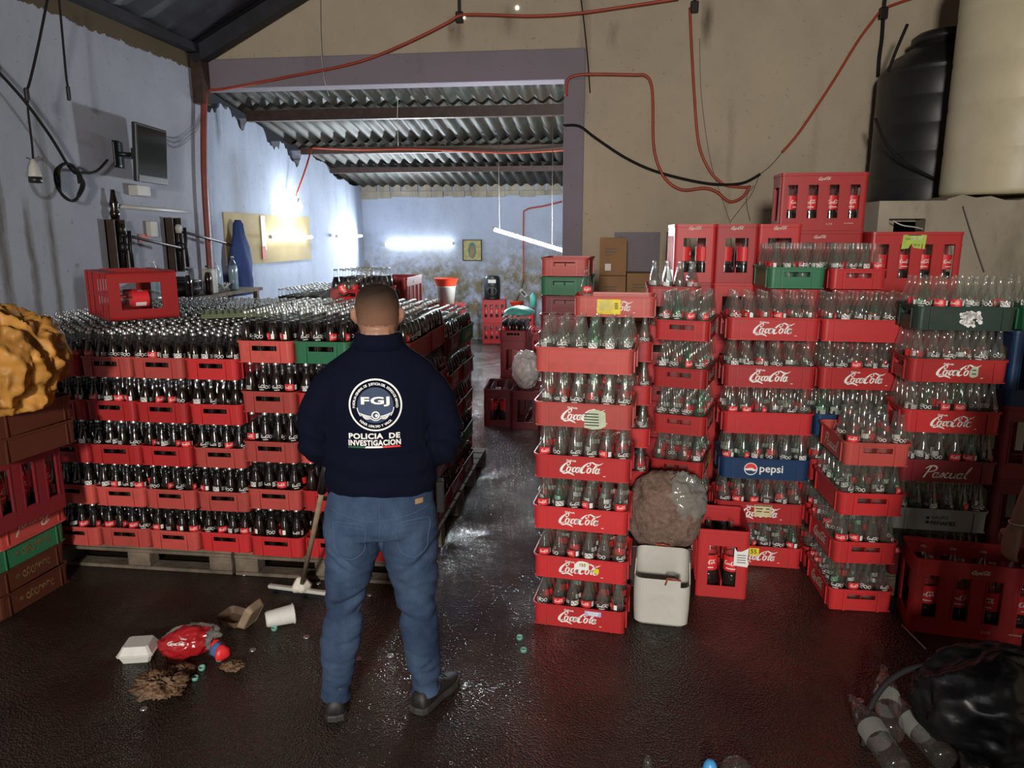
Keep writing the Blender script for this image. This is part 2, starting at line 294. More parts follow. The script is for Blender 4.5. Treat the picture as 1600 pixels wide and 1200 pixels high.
# ---------------------------------------------------------------- mesh helpers
class MB:
    def __init__(s): s.v = []; s.f = []; s.m = []; s.sm = []
    def add(s, vs, fs, mi=0, smooth=False):
        o = len(s.v); s.v.extend([tuple(v) for v in vs]); s.f.extend([tuple(i + o for i in f) for f in fs]); s.m.extend([mi] * len(fs)); s.sm.extend([smooth] * len(fs)); return s
    def box(s, x0, x1, y0, y1, z0, z1, mi=0, T=None):
        v = [(x, y, z) for z in (z0, z1) for y in (y0, y1) for x in (x0, x1)]
        if T is not None: v = [T @ Vector(p) for p in v]
        return s.add(v, [(0, 2, 3, 1), (4, 5, 7, 6), (0, 1, 5, 4), (2, 6, 7, 3), (0, 4, 6, 2), (1, 3, 7, 5)], mi)
    def lathe(s, prof, n=16, mi=0, T=None, smooth=True, capb=True, capt=True, ang=(0, 2 * PI), lump=None):
        vs = []; full = abs(ang[1] - ang[0] - 2 * PI) < 1e-6; k = n if full else n + 1
        for (r, z) in prof:
            for i in range(k):
                a = ang[0] + (ang[1] - ang[0]) * i / n
                rr = r * (lump(a, z) if lump else 1)
                vs.append((rr * math.cos(a), rr * math.sin(a), z))
        fs = []
        for j in range(len(prof) - 1):
            for i in range(n):
                a, b_ = j * k + i, j * k + (i + 1) % k
                fs.append((a, b_, b_ + k, a + k))
        if full and capb: fs.append(tuple(range(k - 1, -1, -1)))
        if full and capt: fs.append(tuple(range((len(prof) - 1) * k, len(prof) * k)))
        if T is not None: vs = [T @ Vector(p) for p in vs]
        return s.add(vs, fs, mi, smooth)
    def tube(s, pts, r, n=8, mi=0, smooth=True, cap=True, flat=1.0):
        pts = [Vector(p) for p in pts]; rr = r if isinstance(r, (list, tuple)) else [r] * len(pts)
        vs = []; up = Vector((0, 0, 1)); prev = None
        for i, p in enumerate(pts):
            d = (pts[min(i + 1, len(pts) - 1)] - pts[max(i - 1, 0)]).normalized()
            if prev is None:
                a = d.cross(up)
                if a.length < 0.05: a = d.cross(Vector((0, 1, 0)))
                a.normalize()
            else:
                a = prev - d * prev.dot(d); a.normalize()
            prev = a; b_ = d.cross(a)
            for k in range(n):
                t = 2 * PI * k / n; vs.append(p + a * (math.cos(t) * rr[i]) + b_ * (math.sin(t) * rr[i] * flat))
        fs = [(j * n + i, j * n + (i + 1) % n, (j + 1) * n + (i + 1) % n, (j + 1) * n + i) for j in range(len(pts) - 1) for i in range(n)]
        if cap: fs += [tuple(range(n - 1, -1, -1)), tuple(range((len(pts) - 1) * n, len(pts) * n))]
        return s.add(vs, fs, mi, smooth)
    def rings(s, rings, n=24, mi=0, smooth=True):
        """loft of elliptical rings (cx, cy, z, rx, ry)"""
        vs = []
        for (cx, cy, z, rx, ry) in rings:
            for i in range(n):
                a = 2 * PI * i / n; vs.append((cx + rx * math.cos(a), cy + ry * math.sin(a), z))
        fs = [(j * n + i, j * n + (i + 1) % n, (j + 1) * n + (i + 1) % n, (j + 1) * n + i) for j in range(len(rings) - 1) for i in range(n)]
        fs += [tuple(range(n - 1, -1, -1)), tuple(range((len(rings) - 1) * n, len(rings) * n))]
        return s.add(vs, fs, mi, smooth)
    def flat2(s, v2, f2, T, mi=0, d=0.0):
        return s.add([T @ Vector((x, y, d)) for x, y in v2], f2, mi)
    def mesh(s, name, mats):
        me = bpy.data.meshes.new(name); me.from_pydata(s.v, [], s.f)
        for m in (mats if isinstance(mats, (list, tuple)) else [mats]): me.materials.append(M[m] if isinstance(m, str) else m)
        me.polygons.foreach_set('material_index', s.m); me.polygons.foreach_set('use_smooth', s.sm); me.update(); return me
    def build(s, name, mats, parent=None, T=None, bevel=0):
        o = bpy.data.objects.new(name, s.mesh(name, mats)); C.objects.link(o)
        if parent is not None: o.parent = parent
        if T is not None: o.matrix_world = T
        if bevel:
            b = o.modifiers.new('b', 'BEVEL'); b.width = bevel; b.segments = 2; b.limit_method = 'ANGLE'; b.angle_limit = 0.6
        return o
def crumple(c, r, amp=.2, freq=3.0, seed=0, rings=40, segs=64, flat=0.0, zs=1.0):
    """crumpled bag or paper: a ball folded by ridged noise, with a flattened foot"""
    mb = MB(); V = []; F = []
    for j in range(rings + 1):
        t = PI * j / rings
        for i in range(segs):
            a = 2 * PI * i / segs; d = Vector((math.sin(t) * math.cos(a), math.sin(t) * math.sin(a), math.cos(t))); q = Vector((d.x, d.y, d.z * zs)) * freq + Vector((seed * 7.3, seed * 3.1, seed))
            n = 1 - 2 * abs(mnoise.noise(q)); n2 = 1 - 2 * abs(mnoise.noise(q * 2.3 + Vector((5, 1, 2)))); n3 = mnoise.noise(q * 5.5)
            k = 1 + amp * (.6 * (n - .5) + .30 * (n2 - .5) + .12 * n3) + amp * .6 * mnoise.noise(q * .5)
            z = d.z * r[2] * k
            if z < -r[2] * (1 - flat): z = -r[2] * (1 - flat)
            V.append((c[0] + d.x * r[0] * k, c[1] + d.y * r[1] * k, c[2] + z))
    for j in range(rings):
        for i in range(segs): F.append((j * segs + i, (j + 1) * segs + i, (j + 1) * segs + (i + 1) % segs, j * segs + (i + 1) % segs))
    return mb.add(V, F, 0, True)
def tag(o, label=None, cat=None, group=None, kind=None):
    if label: o['label'] = label
    if cat: o['category'] = cat
    if group: o['group'] = group
    if kind: o['kind'] = kind
    return o
def empty(name, loc, rz=0, label=None, cat=None, group=None):
    o = bpy.data.objects.new(name, None); C.objects.link(o); o.location = loc; o.rotation_euler = (0, 0, rz); o.empty_display_size = 0.1
    return tag(o, label, cat, group)
def copy_tree(o, parent=None):
    c = o.copy(); C.objects.link(c)
    if parent is not None: c.parent = parent
    for ch in list(o.children): copy_tree(ch, c)
    return c
def TR(x, y, z, rz=0, s=1.0, rx=0, ry=0): return Matrix.Translation((x, y, z)) @ Euler((rx, ry, rz)).to_matrix().to_4x4() @ Matrix.Scale(s, 4)
ORD = ['first', 'second', 'third', 'fourth', 'fifth', 'sixth', 'seventh', 'eighth', 'ninth', 'tenth', 'eleventh', 'twelfth']
def catmull(pts, k=6):
    P = [pts[0]] + list(pts) + [pts[-1]]; out = []
    for i in range(1, len(P) - 2):
        for j in range(k):
            t = j / k; p0, p1, p2, p3 = (np.array(P[i + q], float) for q in (-1, 0, 1, 2))
            out.append(0.5 * ((2 * p1) + (-p0 + p2) * t + (2 * p0 - 5 * p1 + 4 * p2 - p3) * t * t + (-p0 + 3 * p1 - 3 * p2 + p3) * t ** 3))
    out.append(np.array(P[-2], float)); return out
def stroke(pts, k=5):
    """ribbon for a brush stroke: pts (x, y, width) -> 2D verts, faces"""
    q = catmull(pts, k); vs = []; fs = []
    for i, p in enumerate(q):
        d = q[min(i + 1, len(q) - 1)][:2] - q[max(i - 1, 0)][:2]; d = d / (np.linalg.norm(d) + 1e-9); n = np.array([-d[1], d[0]]) * p[2] / 2
        vs += [tuple(p[:2] - n), tuple(p[:2] + n)]
        if i: fs.append((2 * i - 2, 2 * i, 2 * i + 1, 2 * i - 1))
    return vs, fs
def merge2(parts):
    V = []; F = []
    for v, f in parts: o = len(V); V += v; F += [tuple(i + o for i in g) for g in f]
    return V, F
def fit2(vf, w=None, h=None):
    V, F = vf; xs = [p[0] for p in V]; ys = [p[1] for p in V]; cx = (min(xs) + max(xs)) / 2; cy = (min(ys) + max(ys)) / 2
    s = w / (max(xs) - min(xs)) if w else h / (max(ys) - min(ys)); sy = h / (max(ys) - min(ys)) if (w and h) else s
    return [((x - cx) * s, (y - cy) * sy) for x, y in V], F
_TXT = {}
def text2(txt, bold=0.0, spacing=1.0):
    k = (txt, bold, spacing)
    if k in _TXT: return _TXT[k]
    cu = bpy.data.curves.new('t', 'FONT'); cu.body = txt; cu.resolution_u = 3; cu.offset = bold; cu.space_character = spacing
    ob = bpy.data.objects.new('t', cu); C.objects.link(ob)
    dg = bpy.context.evaluated_depsgraph_get(); me = bpy.data.meshes.new_from_object(ob.evaluated_get(dg))
    r = ([(v.co.x, v.co.y) for v in me.vertices], [tuple(p.vertices) for p in me.polygons])
    bpy.data.objects.remove(ob); bpy.data.curves.remove(cu); bpy.data.meshes.remove(me); _TXT[k] = r; return r
def rect2(w, h): return [(-w / 2, -h / 2), (w / 2, -h / 2), (w / 2, h / 2), (-w / 2, h / 2)], [(0, 1, 2, 3)]
def disc2(r, n=24): return [(r * math.cos(2 * PI * i / n), r * math.sin(2 * PI * i / n)) for i in range(n)], [tuple(range(n))]
def ring2(r0, r1, n=40, a0=0, a1=2 * PI):
    vs = []
    for i in range(n + 1):
        a = a0 + (a1 - a0) * i / n; vs += [(r0 * math.cos(a), r0 * math.sin(a)), (r1 * math.cos(a), r1 * math.sin(a))]
    return vs, [(2 * i, 2 * i + 1, 2 * i + 3, 2 * i + 2) for i in range(n)]
def mv2(vf, dx, dy, s=1.0, rot=0.0):
    c, s_ = math.cos(rot) * s, math.sin(rot) * s
    return [(x * c - y * s_ + dx, x * s_ + y * c + dy) for x, y in vf[0]], vf[1]
def o_loop(cx, cy, rx, ry, w0=.16, w1=.30): return [(cx + rx * math.cos(a), cy + ry * math.sin(a), w0 + (w1 - w0) * abs(math.cos(a + .5))) for a in [PI / 2 + 2 * PI * i / 10 for i in range(11)]]
def script_logo():
    S = []
    def C_(x, big=1.0): return [(x + 1.55, 1.50, .10), (x + 1.48, 1.92, .22), (x + 1.18, 2.0, .16), (x + .70, 1.62, .30), (x + .28, .95, .46), (x + .22, .32, .50), (x + .55, 0.0, .30), (x + 1.05, .22, .12)]
    S.append(C_(0)); S.append([(0.50, .0, .16), (.9, -.28, .26), (1.7, -.10, .30), (2.5, -.34, .24), (3.0, -.62, .05)])
    S.append([(1.0, 1.62, .08), (1.18, 1.30, .22), (1.5, 1.55, .08)])
    S.append(o_loop(1.55, .55, .32, .50)); S.append([(1.85, .9, .08), (2.1, .95, .1), (2.35, .8, .08)])
    S.append([(2.82, .78, .16), (2.70, 1.02, .14), (2.42, .82, .26), (2.32, .40, .34), (2.55, .08, .24), (2.95, .35, .10)])
    S.append(o_loop(3.22, .52, .28, .48)); S.append([(3.55, 1.05, .26), (3.45, .5, .28), (3.55, .10, .22), (3.85, .30, .08)])
    S.append([(3.72, .95, .10), (3.95, 1.05, .26), (4.25, .98, .10)])
    S.append(C_(3.75)); S.append([(4.75, 1.62, .08), (4.93, 1.30, .22), (5.25, 1.55, .08)])
    S.append([(4.9, 1.95, .1), (5.5, 2.12, .22), (6.2, 1.82, .26), (6.9, 1.75, .22), (7.5, 2.15, .05)])
    S.append(o_loop(5.35, .55, .32, .50)); S.append([(5.65, .9, .08), (5.9, .9, .1), (6.15, .8, .08)])
    S.append([(6.0, .5, .08), (6.5, 1.25, .14), (6.62, 1.78, .16), (6.40, 1.72, .2), (6.18, .9, .30), (6.22, .15, .28), (6.5, .2, .1)])
    S.append(o_loop(6.88, .52, .28, .48)); S.append([(7.22, 1.05, .26), (7.12, .5, .28), (7.22, .10, .22), (7.55, .3, .08)])
    P = [stroke(s) for s in S]; V, F = merge2(P); V = [(x + .28 * y, y) for x, y in V]
    V, F = fit2((V, F), w=1.0); return V, F
LOGO = script_logo()
LOGO_S = fit2(merge2([stroke([(x, y, w_ * 1.25) for x, y, w_ in s], 2) for s in [
    [(1.5, 1.6, .2), (1.0, 1.95, .25), (.25, .95, .5), (.5, 0, .35), (1.1, .3, .2)], [(1.3, .5, .3), (1.7, .9, .3), (1.8, .2, .3), (1.35, .2, .3)],
    [(2.7, .9, .3), (2.3, .5, .35), (2.8, .2, .25)], [(3.3, .9, .3), (3.0, .4, .3), (3.6, .2, .3)], [(5.2, 1.6, .2), (4.7, 1.95, .25), (3.95, .95, .5), (4.2, 0, .35), (4.8, .3, .2)],
    [(4.9, 1.9, .2), (6.4, 1.8, .3), (7.5, 2.1, .1)], [(5.1, .5, .3), (5.5, .9, .3), (5.6, .2, .3), (5.15, .2, .3)], [(6.5, 1.7, .3), (6.2, .2, .3)], [(7.1, .9, .3), (6.8, .4, .3), (7.4, .2, .3)]]]), w=1.0)
def pascual_logo():
    S = [[(.3, 0, .22), (.5, 1.0, .22), (.7, 1.9, .2)], [(.0, 1.5, .1), (.6, 2.0, .2), (1.4, 1.9, .22), (1.5, 1.3, .2), (.6, .95, .14)],
         o_loop(1.75, .5, .28, .42, .12, .2), [(2.08, .95, .2), (2.0, .2, .2), (2.3, .1, .1)], [(2.3, .1, .1), (2.75, .95, .14), (2.85, .4, .2), (2.5, .1, .14)],
         [(3.55, .8, .14), (3.3, .95, .14), (3.1, .45, .2), (3.35, .1, .16), (3.75, .3, .1)], [(3.9, .95, .2), (3.85, .3, .2), (4.15, .08, .16), (4.5, .5, .14), (4.6, .95, .2), (4.5, .2, .2), (4.75, .1, .1)],
         o_loop(5.1, .5, .28, .42, .12, .2), [(5.45, .95, .2), (5.35, .2, .2), (5.7, .2, .1)], [(5.7, .3, .1), (6.2, 1.4, .12), (6.25, 2.0, .16), (6.0, 1.5, .2), (5.9, .3, .22), (6.3, .1, .08)]]
    V, F = merge2([stroke(s) for s in S]); return fit2(([(x + .30 * y, y) for x, y in V], F), w=1.0)
PASC = pascual_logo()
# ---------------------------------------------------------------- the setting
XL, XR, YW, YB = -4.6, 4.4, 8.3, 13.75
def gz(x): return 3.93 + 0.5 * (x - XL) if x < -0.1 else 3.93 + 0.5 * (XR - x)
def struct(name, mb, m, **k): return tag(mb.build(name, m, **k), kind='structure')
def prism(mb, poly, y0, y1, mi=0):   # poly in XZ, extruded in Y
    n = len(poly); v = [(x, y0, z) for x, z in poly] + [(x, y1, z) for x, z in poly]
    mb.add(v, [tuple(range(n)), tuple(range(2 * n - 1, n - 1, -1))] + [(i, i + n, (i + 1) % n + n, (i + 1) % n) for i in range(n)], mi); return mb
def prismx(mb, poly, x0, x1, mi=0):  # poly in YZ
    n = len(poly); v = [(x0, y, z) for y, z in poly] + [(x1, y, z) for y, z in poly]
    mb.add(v, [tuple(range(n)), tuple(range(2 * n - 1, n - 1, -1))] + [(i, i + n, (i + 1) % n + n, (i + 1) % n) for i in range(n)], mi); return mb
struct('floor', MB().box(-5, 5, -5.5, 14.2, -0.12, 0), 'floor')
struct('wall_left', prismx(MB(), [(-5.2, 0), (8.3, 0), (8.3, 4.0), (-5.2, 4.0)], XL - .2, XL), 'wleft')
def broof(y): return 3.66 - 0.163 * (y - 8.5)
# the back room's side wall ends in a broken, ragged top
random.seed(5)
rag = [(8.3, 3.50)]; y = 8.34
while y < YB:
    rag.append((y, broof(y) - max(0, .11 + .10 * math.sin(y * 3.1) + .07 * math.sin(y * 7.7) + random.uniform(-.03, .03)) * (1.25 if y < 11 else .45) - (.10 if 9.1 < y < 10.3 else 0))); y += random.uniform(.025, .06)
rag.append((YB, broof(YB)))
struct('wall_side_back', prismx(MB(), [(8.3, 0)] + rag[:0] + [(YB + .2, 0), (YB + .2, broof(YB))] + rag[::-1], XL - .2, XL), 'wbackl')
struct('wall_back', MB().box(XL - .2, 1.6, YB, YB + .2, 0, 2.86), 'wback')
struct('wall_right_back', prismx(MB(), [(8.52, 0), (YB + .2, 0), (YB + .2, 2.78), (8.52, 3.62)], 1.5, 1.65), 'wback')
led = MB(); x = XL
while x < 1.5:
    wdt = random.uniform(.12, .34); h0 = random.uniform(2.60, 2.70)
    led.box(x, min(1.5, x + wdt - .006), YB - random.uniform(.03, .06), YB, h0, 2.74); led.box(x + .03, min(1.5, x + wdt - .02), YB - random.uniform(.03, .05), YB, 2.745, 2.86); x += wdt
struct('trim_1', led, 'wraw2')
# tan end wall of the hall, open under the lilac beam
tan = MB()
prism(tan, [(XL, 3.86), (-0.28, 3.86), (-0.28, 5.9), (-0.1, gz(-.1)), (XL, gz(XL))][:2] + [(-0.28, gz(-.28)), (XL, gz(XL))], YW, YW + .2)
struct('wall_back_hall_upper', tan, 'wtan')
struct('wall_back_hall', prism(MB(), [(-0.28, 0), (XR, 0), (XR, gz(XR)), (-0.1, gz(-0.1)), (-0.28, gz(-.28))], YW, YW + .2), 'wtan')
struct('beam', MB().box(XL, -0.28, YW - .035, YW + .22, 3.56, 3.87), 'wlilac', bevel=.012)
struct('pillar', MB().box(-.50, -.28, YW - .03, YW + .22, 0, 3.57), 'wlilac', bevel=.012)
struct('wall_right', MB().box(XR, XR + .2, -5.2, YW + .2, 0, 4.0), 'wtan')
fr = MB().box(XL, -1.2, -5.2, -5.0, 0, 6.3).box(2.0, XR, -5.2, -5.0, 0, 6.3).box(-1.2, 2.0, -5.2, -5.0, 2.9, 6.3)
struct('wall_front', fr, 'wtan')
# roofs
def corrugated(x0, x1, ys, zf, per, amp, name, m, n_per=6, jit=0):
    mb = MB(); n = int((x1 - x0) / per * n_per)
    for k in range(len(ys) - 1):
        ya, yb = ys[k] - (.08 if k else 0), ys[k + 1]; off = random.uniform(0, per); lift = .012 * (k % 2)
        vs = []
        for (yy) in (ya, yb):
            for i in range(n + 1):
                x = x0 + (x1 - x0) * i / n
                vs.append((x, yy, zf(x, yy) + lift + amp * math.cos(2 * PI * (x + off) / per)))
        mb.add(vs, [(i, i + 1, i + n + 2, i + n + 1) for i in range(n)], 0, True)
    o = mb.build(name, m); s = o.modifiers.new('s', 'SOLIDIFY'); s.thickness = .008; return tag(o, kind='structure')
corrugated(XL - .15, 1.6, [8.53, 9.3, 10.98, 12.22, 14.0], lambda x, y: broof(y) + .03, .185, .028, 'ceiling_back', 'roofback')
for nm, xa, xb in (('ceiling_hall_slope', XL - .3, -0.1), ('ceiling_hall_far_slope', -0.1, XR + .3)):
    mb = MB(); n = 70
    for yy in (-5.4, YW + .3):
        pass
    vs = []
    for x in (xa, xb):
        for i in range(n + 1):
            yy = -5.4 + (YW + .6 + 5.4) * i / n; zz = (3.93 + .5 * (x - XL)) if xa < -1 else (3.93 + .5 * (XR - x)); vs.append((x, yy, zz + .02 + .02 * math.cos(i * PI)))
    mb.add(vs, [(i, i + 1, i + n + 2, i + n + 1) for i in range(n)]); o = mb.build(nm, 'rooffront'); s = o.modifiers.new('s', 'SOLIDIFY'); s.thickness = .01; tag(o, kind='structure')
def rafter(name, a, b, wd, hh, m):
    a, b = Vector(a), Vector(b); d = (b - a).normalized(); q = d.to_track_quat('X', 'Z').to_matrix().to_4x4()
    return struct(name, MB().box(0, (b - a).length, -wd / 2, wd / 2, -hh / 2, hh / 2, T=Matrix.Translation(a) @ q), m)
for yy in (-2.2, 1.4, 4.9, 8.16):
    rafter('roof_beam', (XL + .02, yy, 3.86), (-0.1, yy, gz(-.1) - .08), .12, .16, 'rooffront'); rafter('roof_beam', (XR - .02, yy, 3.86), (-0.1, yy, gz(-.1) - .08), .12, .16, 'rooffront')
struct('roof_beam', MB().box(XL, XL + .12, -5, 8.16, 3.90, 3.985), 'rooffront')
struct('trim_2', MB().box(XL + .005, XL + .13, 8.10, 8.26, 3.38, 3.95), 'steel')
for yy, hh in ((9.38, .13), (11.05, .09), (12.22, .08)):
    struct('roof_beam', MB().box(XL, 1.5, yy - .045, yy + .045, broof(yy) - .02 - hh, broof(yy) - .02), 'steel')
# tank platform of rough blocks
pl = MB(); PX0, PY = 2.02, 6.0
pl.box(PX0, 4.4, PY, PY + .18, 0, 1.86).box(PX0, 2.10, PY, PY + .18, 1.86, 2.07).box(2.36, 4.4, PY, PY + .18, 1.86, 2.07).box(PX0, 4.4, PY, PY + .18, 2.07, 2.20)
pl.box(PX0, PX0 + .18, PY + .18, YW, 0, 2.20).box(PX0 + .18, 4.4, PY + .18, YW, 2.05, 2.20)
struct('wall_tank_platform', pl, 'wraw')
cr = MB(); random.seed(8)
xs = [2.5 + .1 * i for i in range(20)]
top = [2.205 + .012 * math.sin(i * .9) + random.uniform(0, .03) for i in range(20)]
prism(cr, [(2.5, 2.195)] + [(4.39, 2.195)] + [(x, t) for x, t in zip(xs, top)][::-1][1:], PY + .01, PY + .5)
struct('trim_3', cr, 'wraw')
# openings painted dark in the tan wall, and the covering sheet beside them
struct('window_1', MB().box(.63, .85, YW - .012, YW - .002, 1.15, 1.98), 'darksteel')
struct('trim_4', MB().box(.07, .565, YW - .015, YW - .002, .6, 1.98), 'wlilac')
for x, y in ((724, 27), (808, 12)):
    p = at(x, y, YW - .005); struct('window_hole', MB().lathe([(.018, 0), (.018, .004)], 12, T=TR(*p, rx=PI / 2)), 'hole')
# ---------------------------------------------------------------- crates
def rrect_path(L, W, r, cuts_x=(), cuts_y=(), nc=4):
    """closed path round a rounded rectangle: (x, y, nx, ny, side); side 0 front(-y) 1 right 2 back 3 left, -1 corner"""
    P = []
    xs = sorted([-(L / 2 - r), L / 2 - r] + list(cuts_x)); ys = sorted([-(W / 2 - r), W / 2 - r] + list(cuts_y))
    def corner(cx, cy, a0):
        for i in range(1, nc):
            a = a0 + PI / 2 * i / nc; P.append((cx + r * math.cos(a), cy + r * math.sin(a), math.cos(a), math.sin(a)))
    for x in xs: P.append((x, -W / 2, 0, -1))
    corner(L / 2 - r, -W / 2 + r, -PI / 2)
    for y in ys: P.append((L / 2, y, 1, 0))
    corner(L / 2 - r, W / 2 - r, 0)
    for x in xs[::-1]: P.append((x, W / 2, 0, 1))
    corner(-L / 2 + r, W / 2 - r, PI / 2)
    for y in ys[::-1]: P.append((-L / 2, y, -1, 0))
    corner(-L / 2 + r, -W / 2 + r, PI)
    return P
def wallshell(mb, P, prof, th, hole, mi=0):
    """thin wall following path P; prof = [(z, outward offset)]; hole(x, y, nx, ny, z) -> True leaves the cell open, with closed edges"""
    n = len(P); m = len(prof); V = []
    for lay in (0, 1):
        for (z, o) in prof:
            for (x, y, nx, ny) in P:
                q = o - lay * th; V.append((x + nx * q, y + ny * q, z))
    idx = lambda lay, j, i: lay * n * m + j * n + (i % n)
    solid = [[not hole((P[i][0] + P[(i + 1) % n][0]) / 2, (P[i][1] + P[(i + 1) % n][1]) / 2, P[i][2] + P[(i + 1) % n][2], P[i][3] + P[(i + 1) % n][3], (prof[j][0] + prof[j + 1][0]) / 2) for i in range(n)] for j in range(m - 1)]
    F = []
    for j in range(m - 1):
        for i in range(n):
            if not solid[j][i]: continue
            F.append((idx(0, j, i), idx(0, j, i + 1), idx(0, j + 1, i + 1), idx(0, j + 1, i)))
            F.append((idx(1, j, i + 1), idx(1, j, i), idx(1, j + 1, i), idx(1, j + 1, i + 1)))
            if j == m - 2 or not solid[j + 1][i]: F.append((idx(0, j + 1, i), idx(0, j + 1, i + 1), idx(1, j + 1, i + 1), idx(1, j + 1, i)))
            if j == 0 or not solid[j - 1][i]: F.append((idx(0, j, i + 1), idx(0, j, i), idx(1, j, i), idx(1, j, i + 1)))
            if not solid[j][(i + 1) % n]: F.append((idx(0, j, i + 1), idx(1, j, i + 1), idx(1, j + 1, i + 1), idx(0, j + 1, i + 1)))
            if not solid[j][(i - 1) % n]: F.append((idx(0, j, i), idx(0, j + 1, i), idx(1, j + 1, i), idx(1, j, i)))
    mb.add(V, F, mi)
CL, CW, CHH = 0.482, 0.326, 0.125
def low_crate_body():
    mb = MB(); w2 = .072
    P = rrect_path(CL, CW, .035, cuts_x=(-.17, .17), cuts_y=(-w2, -.095, w2, .095))
    prof = [(0, -.010), (.006, -.007), (.05, -.005), (.068, -.0045), (.096, -.0035), (.112, -.003), (.1125, .004), (.125, .005)]
    wallshell(mb, P, prof, .006, lambda x, y, nx, ny, z: abs(nx) > 1.5 and abs(y) < w2 and .068 < z < .096)
    for sx in (-1, 1):      # short ends: raised frame round the grip, flared corner ribs
        X = sx * (CL / 2 - .004)
        for yy in (-.087, .087): mb.box(min(X, X + sx * .007), max(X, X + sx * .007), yy - .006, yy + .006, .002, .113)
        mb.box(min(X, X + sx * .006), max(X, X + sx * .006), -.081, .081, .097, .104)
    for sy in (-1, 1):
        Y = sy * (CW / 2 - .004)
        for xx in (-.172, .172): mb.box(xx - .0035, xx + .0035, min(Y, Y + sy * .006), max(Y, Y + sy * .006), .002, .113)
    for i in range(7): x = -CL / 2 + .012 + i * (CL - .024) / 6; mb.box(x - .006, x + .006, -CW / 2 + .012, CW / 2 - .012, .002, .007)
    for i in range(5): y = -CW / 2 + .012 + i * (CW - .024) / 4; mb.box(-CL / 2 + .012, CL / 2 - .012, y - .006, y + .006, .001, .006)
    return mb
def low_divider():
    mb = MB(); p = .0775
    for i in range(1, 6): x = -CL / 2 + .0085 + i * p; mb.box(x - .0015, x + .0015, -CW / 2 + .012, CW / 2 - .012, .007, .085)
    for i in range(1, 4): y = -2 * p + i * p; mb.box(-CL / 2 + .012, CL / 2 - .012, y - .0015, y + .0015, .007, .084)
    return mb
TL, TW, TH = 0.575, 0.290, 0.392
def tall_crate_body():
    mb = MB()
    wx = [(-.2055, .032), (-.0685, .032), (.0685, .032), (.2055, .032)]
    cx = [q for c, h in wx for q in (c - h, c + h)]
    P = rrect_path(TL, TW, .022, cuts_x=cx, cuts_y=(-.080, .080), nc=3)
    prof = [(0, 0), (.008, 0), (.068, 0), (.085, 0), (.30, 0), (.310, 0), (.345, 0), (.370, 0), (.372, .004), (.392, .004)]
    def hole(x, y, nx, ny, z):
        if abs(ny) > 1.5: return .085 < z < .31 and any(abs(x - c) < h for c, h in wx)
        if abs(nx) > 1.5: return abs(y) < .080 and .068 < z < .30
        return False
    wallshell(mb, P, prof, .010, hole)
    for sy in (-1, 1):
        Y = sy * TW / 2
        for (c, h) in wx:
            for q in (-1, 1):
                a = c + q * (h + .004); mb.box(a - .003, a + .003, min(Y - sy * .002, Y + sy * .004), max(Y - sy * .002, Y + sy * .004), .08, .315)
    for i in range(9): x = -TL / 2 + .015 + i * (TL - .03) / 8; mb.box(x - .007, x + .007, -TW / 2 + .01, TW / 2 - .01, .002, .010)
    mb.box(-TL / 2 + .01, TL / 2 - .01, -.004, .004, .004, .10)
    return mb
_CR = {}
def decal_on(parent, name, vf, m, center, w, h=None, face='front', dims=(CL, CW), lift=.0012, label=None):
    """a flat print or paper on a crate side; center = (along, up)"""
    V, F = fit2(vf, w=w, h=h)
    off = (dims[1] / 2 - .0035 + lift) if face in ('front', 'back') else (dims[0] / 2 + lift)
    if dims[1] == TW: off = (TW / 2 + lift + .0006) if face in ('front', 'back') else (TL / 2 + lift)
    vs = []
    for x, y in V:
        a, z = x + center[0], y + center[1]
        vs.append({'front': (a, -off, z), 'back': (-a, off, z), 'right': (off, a, z), 'left': (-off, -a, z)}[face])
    o = MB().add(vs, F).build(name, m, parent)
    if label: o['label'] = label
    return o
